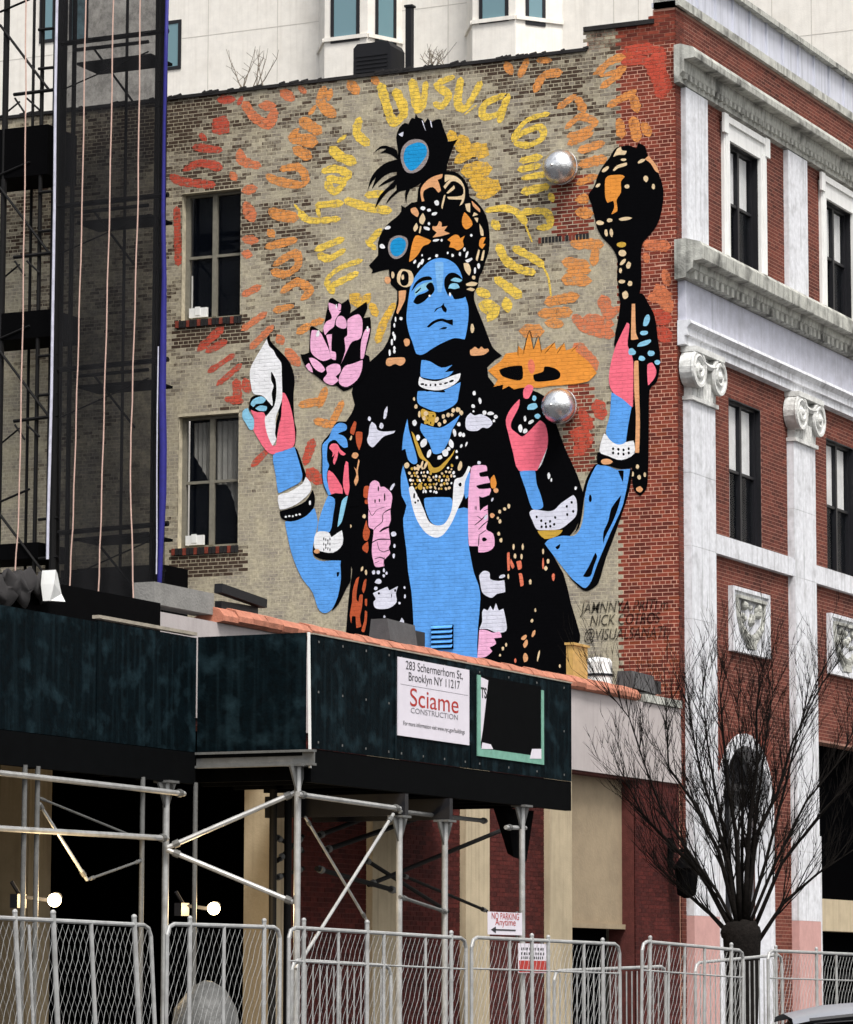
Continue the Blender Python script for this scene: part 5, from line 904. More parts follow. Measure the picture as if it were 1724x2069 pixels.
m_ = MB(); m_.box((-0.0+0.16, yA0, zU-0.10), (XA-0.04, yB-0.1, zU-0.03)); m_.box((0.16, yB-0.099, zU-0.10), (XC-0.06, yC1, zU-0.02)); obj('deck', m_, 'shed_dark', SHED)
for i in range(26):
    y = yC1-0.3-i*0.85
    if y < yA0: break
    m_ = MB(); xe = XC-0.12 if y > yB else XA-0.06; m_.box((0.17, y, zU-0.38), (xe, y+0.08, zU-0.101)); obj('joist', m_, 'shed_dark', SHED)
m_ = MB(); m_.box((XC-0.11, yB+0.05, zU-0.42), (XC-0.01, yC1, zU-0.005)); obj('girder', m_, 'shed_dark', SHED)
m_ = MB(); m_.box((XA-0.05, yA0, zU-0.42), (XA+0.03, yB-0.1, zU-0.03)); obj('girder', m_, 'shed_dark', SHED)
za_, zb_ = onY(500, 1519, yB).z, onY(500, 1551, yB).z; xb0 = onY(404, 1535, yB).x; xb1 = onY(642, 1535, yB).x
m_ = MB(); m_.box((xb0, yB-0.13, zb_), (xb1, yB-0.03, zb_+0.03)); m_.box((xb0, yB-0.13, za_-0.03), (xb1, yB-0.03, za_)); m_.box((xb0, yB-0.09, zb_+0.03), (xb1, yB-0.07, za_-0.03)); obj('steel_beam', m_, 'shed_steel', SHED)
for px in (815, 905):
    p = onX(px, 1575, XC); m_ = MB(); m_.box((0.3, p.y-0.05, zU-0.72), (XC+0.05, p.y+0.05, zU-0.44)); obj('steel_beam', m_, 'dark_frame', SHED)
def post(x, y, ztop, r=0.042, mt='galv_pipe', head=True):
    m_ = MB(); m_.tube([(x, y, gz(x, y)+0.14), (x, y, ztop)], r, 12); p_ = obj('post', m_, mt, SHED)
    m_ = MB(); m_.box((x-0.12, y-0.12, gz(x, y)+0.1), (x+0.12, y+0.12, gz(x, y)+0.16)); obj('base_plate', m_, 'shed_steel', p_)
    if head:
        m_ = MB(); m_.box((x-0.11, y-0.13, ztop), (x+0.11, y+0.13, ztop+0.03))
        for s in (-1, 1): m_.prism([(y+s*0.03, ztop), (y+s*0.22, ztop), (y+s*0.03, ztop-0.32)], lambda u, v, d: (d, u, v), x-0.012, x+0.012)
        obj('gusset', m_, 'shed_steel', p_)
PO = {}
for px, x in ((335, XA-0.0), (601, XC-0.12), (807, XC-0.06), (899, XC-0.06), (1055, XC-0.06)):
    y = onX(px, 1700, x).y; zt_ = zU-0.44 if px != 601 else zb_-0.01
    if px in (807, 899): zt_ = zU-0.75
    PO[px] = (x, y); post(x, y, zt_)
for px in (48, 74, 287, 394): y = onX(px, 1700, 0.75).y; post(0.75, y, zU-0.4, 0.03, 'shed_steel', False)
def pipe(p, q, r=0.03, mt='galv_pipe', nm='brace'):
    m_ = MB(); m_.tube([p, q], r, 8); o_ = obj(nm, m_, mt, SHED)
    d = (Vector(q)-Vector(p)).normalized(); m_ = MB(); m_.tube([Vector(p)+d*0.08, Vector(p)+d*0.16], r*1.5, 8); obj('clamp', m_, 'shed_steel', o_); m_ = MB(); m_.tube([Vector(q)-d*0.16, Vector(q)-d*0.08], r*1.5, 8); obj('clamp', m_, 'shed_steel', o_)
xi = XC-0.1
A_ = XA+0.07
for (a, b, xa_, xb_, r, mt, nm) in (
 ((-150, 1545), (372, 1604), A_, A_, .034, 'galv_pipe', 'rail'), ((-150, 1665), (338, 1694), A_, A_, .034, 'galv_pipe', 'rail'), ((338, 1713), (600, 1600), A_, XC-.15, .032, 'galv_pipe', 'brace'), ((338, 1717), (600, 1826), A_, XC-.15, .032, 'galv_pipe', 'brace'),
 ((74, 1616), (176, 1778), .75, .75, .02, 'galv_pipe', 'brace'), ((176, 1778), (288, 1738), .75, .75, .016, 'shed_steel', 'brace'), ((76, 1611), (287, 1697), .75, .75, .014, 'shed_steel', 'brace'), ((602, 1605), (808, 1634), XC-.02, XC-.02, .032, 'galv_pipe', 'rail'), ((808, 1640), (982, 1659), XC, XC-.6, .03, 'shed_steel', 'rail'),
 ((617, 1651), (741, 1860), XC-.6, XC-.6, .018, 'galv_pipe', 'brace'), ((795, 1645), (598, 1958), XC+.05, XC+.05, .022, 'galv_pipe', 'brace'), ((655, 1719), (902, 1633), .75, .75, .036, 'dark_pipe', 'brace'), ((640, 1690), (806, 1627), .75, .75, .034, 'dark_pipe', 'brace'), ((735, 1735), (905, 1842), .9, .9, .03, 'dark_pipe', 'brace'), ((640, 1755), (800, 1800), 1.0, 1.0, .034, 'dark_pipe', 'brace'),
 ((745, 1788), (1028, 1672), .9, .9, .033, 'dark_pipe', 'brace'), ((812, 1768), (984, 1841), .75, .75, .024, 'dark_pipe', 'brace'), ((612, 1690), (560, 1740), .8, .8, .03, 'dark_pipe', 'brace'), ((555, 1690), (612, 1720), .8, .8, .03, 'dark_pipe', 'brace'), ((555, 1775), (612, 1755), .8, .8, .03, 'dark_pipe', 'brace'), ((1022, 1672), (1062, 1673), XC-.1, XC-.1, .03, 'galv_pipe', 'rail'), ((808, 1812), (902, 1843), XC-.03, XC-.03, .024, 'shed_steel', 'brace')):
    pipe(onX(*a, xa_), onX(*b, xb_), r, mt, nm)
for px in (552, 582): post(0.85, onX(px, 1700, 0.85).y, zU-0.4, 0.05, 'dark_pipe', False)
q = onX(1040, 1675, XC-0.35); m_ = MB()
m_.add([(q.x-.1, q.y-.5, zU-.45), (q.x+.1, q.y-.5, zU-.45), (q.x+.1, q.y+.45, zU-.45), (q.x-.1, q.y+.45, zU-.45), (q.x-.04, q.y-.15, q.z-.35), (q.x+.05, q.y-.15, q.z-.4), (q.x+.05, q.y+.3, q.z-.45), (q.x-.04, q.y+.3, q.z-.4)], [(0, 3, 2, 1), (4, 5, 6, 7), (0, 1, 5, 4), (1, 2, 6, 5), (2, 3, 7, 6), (3, 0, 4, 7)])
o_ = obj('hanging_tarp', m_, 'black_tarp', org=q); setp(o_, 'bundle of black sheeting hanging from the shed behind a pipe post', 'tarp')
# ---- boards on the shed
PLC = lambda u, v, d: (XC+d, u, v)
sy0, sy1 = onX(802, 1400, XC).y, onX(946, 1400, XC).y; sz1, sz0 = onX(802, 1327, XC).z, onX(804, 1486, XC).z
R = root('project_sign', 'white construction project sign with red and black lettering on the green shed', 'sign', (XC, sy0, sz0))
m_ = MB(); bx(m_, PLC, sy0, sy1, sz0, sz1, 0.004, 0.02); obj('board', m_, 'sign_white', R)
sc_ = (sy0+sy1)/2; w_ = sy1-sy0; h_ = sz1-sz0
for body, fv, size, fw, mt, bold in (('283 Schermerhorn St,', 0.86, 0.16, 0.80, 'sign_text', .004), ('Brooklyn NY 11217', 0.72, 0.16, 0.72, 'sign_text', .004), ('Sciame', 0.40, 0.34, 0.68, 'sign_red', 0.0), ('CONSTRUCTION', 0.31, 0.10, 0.66, 'sign_grey', 0.0), ('For more information visit www.nyc.gov/buildings', 0.14, 0.08, 0.86, 'sign_text', 0.0)):
    t = text_mb(body, PLC, 0, 0, size); us = [p[1] for p in t.v]; k = w_*fw/(max(us)-min(us)); mid = (max(us)+min(us))/2
    t.v = [(XC+0.023, sc_+(p[1]-mid)*k, p[2]+sz0+h_*fv) for p in t.v]; obj('lettering', t, mt, R, recalc=False)
m_ = MB(); bx(m_, PLC, sy0+0.06, sy1-0.04, sz0+h_*0.655, sz0+h_*0.66, 0.0205, 0.022); obj('rule', m_, 'sign_grey', R)
sy0, sy1 = onX(963, 1450, XC).y, onX(1097, 1450, XC).y; sz1, sz0 = onX(966, 1364, XC).z, onX(961, 1527, XC).z
R = root('poster_frame', 'mint green poster frame with its poster torn away, on the dark shed', 'poster frame', (XC, sy0, sz0))
m_ = MB(); bx(m_, PLC, sy0, sy0+0.10, sz0, sz1, 0.004, 0.02); bx(m_, PLC, sy1-0.08, sy1, sz0, sz1-0.05, 0.004, 0.02); bx(m_, PLC, sy0+0.1, sy1-0.08, sz0, sz0+0.11, 0.004, 0.018); obj('frame', m_, 'mint_frame', R)
m_ = MB(); bx(m_, PLC, sy0+0.1, sy1-0.08, sz0+0.11, sz1, 0.003, 0.008); obj('backing', m_, 'shed_dark', R)
m_ = MB(); m_.prism([(sy0+.10, sz1-.02), (sy0+.36, sz1-.05), (sy0+.30, sz1-.3), (sy0+.18, sz1-.75), (sy0+.10, sz1-.95)], PLC, 0.009, 0.012); obj('torn_paper', m_, 'sign_white', R); m_ = MB(); m_.prism([(sy0+.12, sz0+.1), (sy0+.5, sz0+.12), (sy0+.42, sz0+.18), (sy0+.15, sz0+.19)], PLC, 0.019, 0.022); obj('torn_paper', m_, 'sign_white', R); m_ = MB(); m_.prism([(sy1-.5, sz0+.06), (sy1-.1, sz0+.08), (sy1-.1, sz0+.22), (sy1-.42, sz0+.2)], PLC, 0.019, 0.022); obj('torn_paper', m_, 'sign_white', R)
obj('lettering', text_mb('TS', PLC, sy0+0.21, sz1-0.30, 0.2, 0.9, 0.0135, bold=.006), 'sign_text', R, recalc=False)
def small_sign(x0, x1, y0, y1, lab, lines, red=False):
    ya, yb = onX(x0, y0, XC).y, onX(x1, y0, XC).y; z1, z0 = onX(x0, y0, XC).z, onX(x0, y1, XC).z; w_ = yb-ya; h_ = z1-z0
    R = root('notice_sign', lab, 'sign', (XC, ya, z0)); m_ = MB(); bx(m_, PLC, ya, yb, z0, z1, 0.03, 0.04); obj('plate', m_, 'sign_white', R)
    m_ = MB(); m_.tube([PLC(ya+w_*.9, z0-0.05, 0.01), PLC(ya+w_*.9, z1+.02, 0.01)], 0.02, 6); obj('strap', m_, 'shed_steel', R)
    if red: m_ = MB(); bx(m_, PLC, ya+.01, yb-.01, z0+0.01, z0+h_*.42, 0.0405, 0.042); obj('red_panel', m_, 'sign_red', R)
    for body, fv, size, fw, mt in lines:
        t = text_mb(body, PLC, 0, 0, size); us = [p[1] for p in t.v]; k = w_*fw/(max(us)-min(us)); mid = (max(us)+min(us))/2
        t.v = [(XC+0.0435, (ya+yb)/2+(p[1]-mid)*k, p[2]+z0+h_*fv) for p in t.v]; obj('lettering', t, mt, R, recalc=False)
    return ya, yb, z0, z1, R
ya, yb, z0, z1, R = small_sign(981, 1050, 1842, 1888, 'white no parking sign with an arrow, strapped to a shed post', (('NO PARKING', .68, .13, .8, 'sign_red'), ('Anytime', .42, .13, .6, 'sign_red')))
m_ = MB(); w_ = yb-ya; bx(m_, PLC, ya+w_*.2, ya+w_*.8, z0+.055, z0+.075, 0.0405, 0.044); m_.prism([(ya+w_*.08, z0+.065), (ya+w_*.22, z0+.11), (ya+w_*.22, z0+.02)], PLC, 0.0405, 0.044); obj('arrow', m_, 'sign_text', R)
small_sign(1043, 1099, 1906, 1966, 'white notice with a red lower half, seen through the fence mesh', (), red=True)
# the notice's blurred print: short dark strokes, not readable in the photograph
n_ = [o for o in bpy.data.objects if o.name.startswith('notice_sign')][-1]; ya, yb = onX(1043, 1906, XC).y, onX(1099, 1906, XC).y; z1, z0 = onX(1043, 1906, XC).z, onX(1043, 1966, XC).z
m_ = MB(); rgn = random.Random(4)
for row in (0.86, 0.70, 0.56):
    u = ya+0.08
    while u < yb-0.1:
        L_ = rgn.uniform(.02, .05); bx(m_, PLC, u, u+L_, z0+(z1-z0)*(row-.09), z0+(z1-z0)*row, 0.0405, 0.043); u += L_+rgn.uniform(.025, .06)
setp(obj('print', m_, 'sign_text', n_), kind='stuff')
# ================================================================== lit work lamps under the shed
for (px, py), lab in (((110, 1819), 'lit work lamp shining beside the beige pilaster under the shed'), ((432, 1836), 'lit work lamp with a metal shade, in the black opening under the shed')):
    p = onX(px, py, 0.6); R = root('work_lamp', lab, 'lamp', p, 'lit work lamps')
    m_ = MB(); m_.ball(p, 0.08, 14, 10); obj('bulb', m_, 'lit_bulb', R, smooth=True)
    m_ = MB(); m_.lathe([(0.03, 0.0), (0.09, 0.05)], p+Vector((-0.06, 0.08, 0.05)), (0.5, -0.4, -0.5), 14); obj('shade', m_, 'dark_frame', R)
    m_ = MB(); m_.tube([p+Vector((-0.05, -0.1, 0.0)), p+Vector((-0.15, -0.5, 0.03)), p+Vector((-0.2, -0.62, 0.2))], 0.025, 6); m_.box(p+Vector((-0.22, -0.62, -0.1)), p+Vector((-0.12, -0.42, 0.06))); obj('arm', m_, 'dark_frame', R)
    l_ = bpy.data.lights.new('lamp_light', 'POINT'); l_.energy = 45; l_.color = (1.0, 0.72, 0.38); l_.shadow_soft_size = 0.1; lo = bpy.data.objects.new('lamp_light', l_); COL.objects.link(lo); lo.parent = R; lo.location = (0.22, -0.15, 0)
# ================================================================== scaffold in front of the side wall
YS = -1.5
SCA = root('scaffold', 'dark pipe scaffold wrapped in black debris netting beside the mural', 'scaffold', (-11.5, YS, ZR))
pt = lambda px, py, y=YS: onY(px, py, y)
def col_(px, r, y=YS, mt='dark_pipe', y0=-60):
    a = pt(px, 600, y); m_ = MB(); m_.tube([(a.x, y, ZR), (a.x, y, pt(px, y0, y).z)], r, 8); obj('post', m_, mt, SCA)
for px, r in ((4, .06), (78, .04), (118, .10), (143, .045), (312, .04), (326, .07)): col_(px, r)
for px, r in ((60, .03), (105, .05), (250, .03), (318, .03)): col_(px, r, -0.55)
def bar(a, b, r, y=YS-0.06, y2=None, nm='ledger'):
    m_ = MB(); m_.tube([pt(*a, y), pt(*b, y if y2 is None else y2)], r, 6); obj(nm, m_, 'dark_pipe', SCA)
for y_ in (0, 329, 660, 990):
    bar((118, 89+y_*0.998), (340, 62+y_*1.006), .05); bar((150, 101+y_), (300, 84+y_*1.004), .035)
    bar((189, 97+y_), (272, 210+y_*.99), .022, nm='brace'); bar((120, 184+y_), (300, 104+y_), .014, nm='brace')
    bar((320, 165+y_), (335, 163+y_), .02); bar((312, 215+y_), (335, 213+y_), .02)
    bar((0, 50+y_), (98, 180+y_), .026, nm='brace'); bar((28, 191+y_), (118, 180+y_), .035); bar((78, 60+y_), (118, 56+y_), .03); bar((78, 139+y_), (118, 135+y_), .03); bar((0, 24+y_), (60, -2+y_), .022, nm='brace'); bar((30, 198+y_), (50, 228+y_), .02, nm='brace'); bar((54, 198+y_), (80, 222+y_), .02, nm='brace')
    bar((0, 238+y_), (40, 205+y_), .018, y=-0.6, nm='brace')
for (x0, x1, y0, y1) in ((-60, 98, 270, 352), (-60, 106, 640, 680), (-60, 80, 1104, 1128)):
    a, b = pt(x0, y0), pt(x1, y1); m_ = MB(); m_.box((a.x, YS-0.05, b.z), (b.x, -0.5, a.z)); obj('platform', m_, 'black_tarp', SCA)
for y_ in (105, 430, 765, 1078, 1140):
    a, b = pt(150, y_), pt(300, y_); m_ = MB(); m_.box((a.x, YS+0.1, b.z-0.05), (b.x, -0.6, b.z)); obj('plank', m_, 'shed_dark', SCA)
nv = MB(); NX, NZ = 26, 60
for i in range(NX+1):
    for j in range(NZ+1):
        px = 119+(333-119)*i/NX; py = -60+(1215+60)*j/NZ; w_ = 0.05*math.sin(i*0.9+j*0.11)+0.04*mnoise.noise((i*.3, j*.12, 0)); nv.v.append(tuple(pt(px, py, YS-0.16+w_)))
nv.f = [(i*(NZ+1)+j, (i+1)*(NZ+1)+j, (i+1)*(NZ+1)+j+1, i*(NZ+1)+j+1) for i in range(NX) for j in range(NZ)]
obj('debris_netting', nv, 'debris_net', SCA, smooth=True)
a, b = pt(120, 1152), pt(330, 1215); m_ = MB(); m_.box((a.x, YS+0.05, ZR), (b.x, -0.6, a.z)); obj('platform', m_, 'black_tarp', SCA)
a, b = pt(-60, 1150), pt(118, 1215); m_ = MB(); m_.box((a.x, YS+0.35, ZR), (b.x, -0.6, a.z-0.2)); obj('platform', m_, 'grey_cloth', SCA)
m_ = MB(); pts = [(339, -40, 4), (335, 120, 5), (332, 250, 4), (330, 430, 5), (332, 560, 6), (330, 700, 8), (328, 800, 9), (330, 900, 9), (329, 1000, 9), (326, 1080, 7), (323, 1160, 6), (321, 1226, 5)]
m_.tube([pt(x, y, YS-0.3) for x, y, w in pts], [w/112.0*0.85 for x, y, w in pts], 8); o_ = obj('blue_tarpaulin', m_, 'blue_cloth', org=pt(321, 1226, YS-0.3), smooth=True); setp(o_, 'rolled dark blue tarpaulin hanging down the scaffold edge next to the mural', 'tarpaulin')
m_ = MB(); m_.tube([pt(x, y, YS-0.36) for x, y in ((320, 700), (318, 820), (317, 950), (317, 1100), (316, 1160))], 0.012, 6); o_ = obj('cord', m_, 'pale_pole', org=pt(316, 1160, YS-0.36)); setp(o_, 'thin white cord hanging along the blue tarpaulin', 'cord')
for k, (pts, lab) in enumerate((([(52, -40), (52, 230), (46, 650), (38, 1040), (28, 1196)], 'pink rope hanging in front of the open scaffold bay without netting'), ([(174, -40), (166, 420), (157, 740), (148, 1040), (139, 1216)], 'pink rope hanging on the debris netting, nearest the pale pole'), ([(230, -40), (222, 400), (213, 735), (204, 1050), (198, 1224)], 'middle one of three pink ropes hanging on the debris netting'), ([(284, -40), (279, 400), (269, 740), (263, 950), (270, 1216)], 'pink rope hanging on the debris netting, nearest the blue tarpaulin'))):
    m_ = MB(); P_ = []
    for a, b in zip(pts, pts[1:]): P_ += [(a[0]+(b[0]-a[0])*t/6, a[1]+(b[1]-a[1])*t/6) for t in range(6)]
    P_.append(pts[-1]); m_.tube([pt(x+math.sin(i*1.7+k)*0.6, y, YS-0.42) for i, (x, y) in enumerate(P_)], 0.013, 6); o_ = obj('rope', m_, 'rope_pink', org=pt(*pts[-1], YS-0.42)); setp(o_, lab, 'rope', 'ropes hanging down the scaffold')
m_ = MB(); m_.tube([pt(x, y, YS-0.33) for x, y in ((116, -40), (112, 180), (110, 420), (104, 800), (97, 1060), (96, 1130))], 0.028, 8); o_ = obj('pole', m_, 'pale_pole', org=pt(96, 1130, YS-0.33)); setp(o_, 'pale slender pole running up the dark scaffold post', 'pole')
q = MB(); B_ = [onX(x, y, 0.3) for x, y in ((94, 1214), (96, 1180), (99, 1152), (108, 1160), (118, 1178), (124, 1200), (127, 1216))]
q.add([p+Vector((s*0.10*(0.5+0.5*math.sin(i)), 0, 0)) for s in (-1, 1) for i, p in enumerate(B_)], [tuple(range(7)), tuple(range(13, 6, -1))]+[(i, (i+1) % 7, 7+(i+1) % 7, 7+i) for i in range(7)])
o_ = obj('white_sack', q, 'white_paint', org=B_[0]); setp(o_, 'white folded sack propped behind the green shed parapet', 'sack')
# ================================================================== pale tower block behind
YT = 24.0
TOW = root('tower_block', 'pale stucco tower block with canted bay windows rising behind the brick parapet', 'building', (-8, YT, 0))
TW = lambda u, v, d: (u, YT-d, v)
tx = lambda px, py=100: onY(px, py, YT).x
tz = lambda px, py: onY(px, py, YT).z
m_ = MB(); m_.box((-45, YT, -1), (30, YT+12, 44)); obj('wall', m_, 'stucco', TOW)
m_ = MB()
zb0 = tz(700, 180)-1.9
for i in range(9):
    z = zb0+1.9*i
    if 15 < z < 36: bx(m_, TW, -45, 30, z, z+0.02, 0.0, 0.004)
for px in (420, 560, 905, 1240, 1290, 1560, 1640): u = tx(px); bx(m_, TW, u, u+0.02, 15, 36, 0.0, 0.0045)
obj('panel_joint', m_, 'stucco_joint', TOW)
def tower_window(M, u0, u1, v0, v1, par):
    f = MB(); t = 0.09
    for a, b, c, d in ((u0, u1, v0, v0+t), (u0, u1, v1-t, v1), (u0, u0+t, v0+t, v1-t), (u1-t, u1, v0+t, v1-t)):
        f.add([M(uu, vv, dd) for dd in (-0.02, 0.03) for uu, vv in ((a, c), (b, c), (b, d), (a, d))], [(0, 1, 2, 3), (4, 5, 6, 7), (0, 1, 5, 4), (1, 2, 6, 5), (2, 3, 7, 6), (3, 0, 4, 7)])
    w_ = obj('window', f, 'dark_frame', par)
    p = MB(); p.add([M(uu, vv, 0.012) for uu, vv in ((u0+t*.9, v0+t*.9), (u1-t*.9, v0+t*.9), (u1-t*.9, v1-t*.9), (u0+t*.9, v1-t*.9))], [(0, 1, 2, 3)]); obj('pane', p, 'blue_glass', w_)
def bay(pa, pb, pc, pd, ybase, wins):
    dep = 1.0
    A = Vector((tx(pa), YT, 0)); B = Vector((onY(pb, 60, YT-dep).x, YT-dep, 0)); C = Vector((onY(pc, 60, YT-dep).x, YT-dep, 0)); D = Vector((tx(pd), YT, 0))
    z0 = tz(pa, ybase)
    m_ = MB(); pl = [A, B, C, D]; vs = [p+Vector((0, 0, z)) for z in (z0-6, 42) for p in pl]; m_.add(vs, [(0, 1, 5, 4), (1, 2, 6, 5), (2, 3, 7, 6), (0, 3, 2, 1), (4, 5, 6, 7)]); by = obj('bay', m_, 'stucco', TOW)
    m_ = MB()
    for p, q in ((A, B), (B, C), (C, D)):
        n = Vector((-(q-p).y, (q-p).x, 0)).normalized()*-1
        m_.add([r+n*d+Vector((0, 0, z)) for z in (z0-0.1, z0) for r, d in ((p, -.02), (q, -.02), (q, .06), (p, .06))], [(0, 1, 2, 3), (4, 5, 6, 7), (0, 1, 5, 4), (1, 2, 6, 5), (2, 3, 7, 6), (3, 0, 4, 7)])
    obj('bay_sill', m_, 'stucco', by)
    for seg, (px0, px1, pyb) in wins:
        p, q = ((B, C), (C, D))[seg]; d_ = (q-p).normalized(); n = Vector((d_.y, -d_.x, 0))
        if n.y > 0: n = -n
        def hit(px):
            r = ray(px, 60); den = r.x*n.x+r.y*n.y; t = ((p.x-CAM.x)*n.x+(p.y-CAM.y)*n.y)/den; h = CAM+r*t; return (h-p).dot(d_)
        r = ray(px0, pyb); t = ((p.x-CAM.x)*n.x+(p.y-CAM.y)*n.y)/(r.x*n.x+r.y*n.y); zb_ = (CAM+r*t).z
        tower_window(lambda u, v, dd, p=p, d_=d_, n=n: p+d_*u+n*dd+Vector((0, 0, v)), hit(px0), hit(px1), zb_, zb_+2.1, TOW)
bay(644, 656, 743, 812, 102, ((0, (669, 727, 88)), (1, (758, 800, 87))))
bay(943, 955, 1042, 1137, 66, ((0, (969, 1028, 49)), (1, (1062, 1102, 49))))
for px0, px1, pyb in ((322, 366, 144), (80, 112, 88), (140, 178, 88)): tower_window(TW, tx(px0, pyb), tx(px1, pyb), tz(px0, pyb), tz(px0, pyb)+1.35, TOW)
# ---- on the parapet
R_ = onY(714, 140, 0.15); S_ = onY(789, 140, 0.15); T_ = onY(714, 90, 0.15)
R = root('roof_unit', 'black boxy air conditioning unit on the brick parapet above the lettering', 'roof unit', (R_.x, 0.15, zA))
m_ = MB(); zt_ = T_.z; m_.prism([(R_.x, zA+.02), (S_.x, zA+.02), (S_.x, zt_-.1), (S_.x-.06, zt_), (R_.x+.08, zt_), (R_.x, zt_-.08)], MUR, -0.75, -0.15); obj('casing', m_, 'hvac', R)
for i in range(5): m_ = MB(); bx(m_, MUR, R_.x+.06, S_.x-.06, zA+.1+i*.075, zA+.13+i*.075, -0.15, -0.135); obj('grille_bar', m_, 'hvac', R)
a, b = onY(819, 130, 0.5), onY(831, 13, 0.5); m_ = MB(); m_.box((a.x, 0.5, zA-0.4), (b.x, 0.62, b.z)); m_.box((a.x-.02, 0.48, b.z), (b.x+.03, 0.64, b.z+.04)); o_ = obj('flue_pipe', m_, 'hvac', org=(a.x, 0.5, zA-0.4)); setp(o_, 'tall black flue standing on the roof beside the air conditioning unit', 'flue')
def weed(px, py, h, n, spread, lab):
    q = onY(px, py, 0.1); m_ = MB(); rg = random.Random(px)
    for i in range(n):
        x = q.x+rg.uniform(-spread, spread); z = zA+0.03; P_ = [Vector((x, 0.1, z))]; dx = rg.uniform(-.12, .12)
        for s in range(4): P_.append(P_[-1]+Vector((dx*rg.uniform(.3, 1.2), rg.uniform(-.03, .03), h*rg.uniform(.15, .28))))
        m_.tube(P_, [.012, .01, .008, .006, .004], 4)
        for s in (1, 2, 3): m_.tube([P_[s], P_[s]+Vector((rg.uniform(-.2, .2), 0, rg.uniform(.08, .22)))], .005, 3)
    o_ = obj('dead_weed', m_, 'weed', org=(q.x, 0.1, zA)); setp(o_, lab, 'weed', 'dead weeds on the parapet')
weed(510, 180, 0.85, 9, 0.25, 'tall dead weed on the parapet between the scaffold and the air conditioning unit'); weed(880, 125, 0.35, 10, 0.18, 'short dry tuft of weed on the parapet right of the black flue')
# ================================================================== fence of chain link panels along the street
FA, FB = onD(0, 1982, 31), onD(1724, 1982, 44); fd = Vector((FB.x-FA.x, FB.y-FA.y, 0)).normalized(); fn = Vector((fd.y, -fd.x, 0))
def fpt(px, py, off=0.0):
    d = ray(px, py); o_ = FA+fn*off; t = ((o_.x-CAM.x)*fn.x+(o_.y-CAM.y)*fn.y)/(d.x*fn.x+d.y*fn.y); return CAM+d*t
def panel(x0, x1, y0, y1, posts, lab, lean=0.0, rail=0.33, off=0.0, group='temporary chain link fence panels', low=False):
    a, b = fpt(x0, y0, off), fpt(x1, y1, off); g0, g1 = gz(a.x, a.y), gz(b.x, b.y)
    R = root('fence_panel' if not low else 'crowd_barrier', lab, 'fence' if not low else 'barrier', ((a.x+b.x)/2, (a.y+b.y)/2, (g0+g1)/2), group)
    w_ = Vector((b.x-a.x, b.y-a.y, 0)); W_ = w_.length; w_ = w_/W_
    def Q(u, v, d=0.0):                               # u along, v 0..1 up
        zt_ = a.z+(b.z-a.z)*u/W_; zb_ = g0+(g1-g0)*u/W_+0.07; z = zb_+(zt_-zb_)*v
        p = a+w_*(u+lean*(1-v)*(zt_-zb_))+fn*d; return Vector((p.x, p.y, z))
    rc = 0.10; H_ = a.z-g0
    pts = [Q(0, 0), Q(0, 0.5), Q(0, 1-rc/H_), Q(0.03, 1-0.03/H_), Q(rc, 1), Q(W_/2, 1), Q(W_-rc, 1), Q(W_-0.03, 1-0.03/H_), Q(W_, 1-rc/H_), Q(W_, 0.5), Q(W_, 0)]
    m_ = MB(); m_.tube(pts, 0.02, 8); m_.tube([Q(0, 0.02), Q(W_, 0.02)], 0.018, 6); obj('frame', m_, 'galv_pipe', R)
    if rail: m_ = MB(); m_.tube([Q(0.02, 1-rail/H_), Q(W_-0.02, 1-rail/H_)], 0.011, 6); obj('rail', m_, 'galv_pipe', R)
    for px, up, r in posts:
        u = (fpt(px, y0, off)-a).dot(w_); m_ = MB(); m_.tube([Q(u, 0), Q(u, 1+up/H_)], r, 8)
        if up > 0: m_.ball(Q(u, 1+up/H_), r*1.15, 8, 6)
        obj('upright', m_, 'galv_pipe', R)
    if not low:
        m_ = MB(); st = 0.08; sl_ = 0.42                # woven wire: two families of steep diagonals
        for s in (1, -1):
            k = -H_*sl_
            while k < W_+H_*sl_:
                T_ = sl_*H_; f_ = (lambda v: k+T_*v) if s > 0 else (lambda v: k+T_*(1-v))
                va, vb = sorted(((0.02-k)/T_, (W_-0.02-k)/T_)) if s > 0 else sorted((1-(0.02-k)/T_, 1-(W_-0.02-k)/T_))
                va, vb = max(va, 0.03), min(vb, 0.985)
                if vb-va > 0.04:
                    n = max(2, int((vb-va)*14)); m_.tube([Q(f_(va+(vb-va)*i_/n), va+(vb-va)*i_/n, (0.006 if i_ % 2 else -0.006)*s) for i_ in range(n+1)], 0.0027 if s > 0 else 0.0011, 3, cap=False)
                k += st*1.0
        obj('wire_mesh', m_, 'galv_pipe', R, kind='stuff', recalc=False)
        m_ = MB()
        for u in (0.25, W_-0.25):
            p = Q(u, 0); m_.obox(p+fn*0.4-Vector((0, 0, .04)), p-fn*0.4-Vector((0, 0, .04)), 0.2, 0.06)
        obj('foot', m_, 'concrete', R)
    else:
        m_ = MB(); u = 0.12
        while u < W_-0.1: m_.tube([Q(u, 0.1), Q(u, 0.98)], 0.008, 5); u += 0.12
        obj('bars', m_, 'galv_pipe', R); m_ = MB()
        for u in (0.2, W_-0.2): p = Q(u, 0); m_.obox(p+fn*0.3-Vector((0, 0, .05)), p-fn*0.3-Vector((0, 0, .05)), 0.05, 0.03)
        obj('foot', m_, 'galv_pipe', R)
panel(-170, 304, 1846, 1870, ((31, .06, .022), (58, -.05, .014), (108, .07, .024), (184, 0, .02), (272, .07, .024)), 'leaning chain link fence panel below the lamp by the beige pilaster', lean=0.09, rail=0)
panel(338, 566, 1867, 1874, ((384, .06, .022), (453, 0, .018), (534, .06, .022)), 'chain link fence panel in front of the lamp with the metal shade', rail=0)
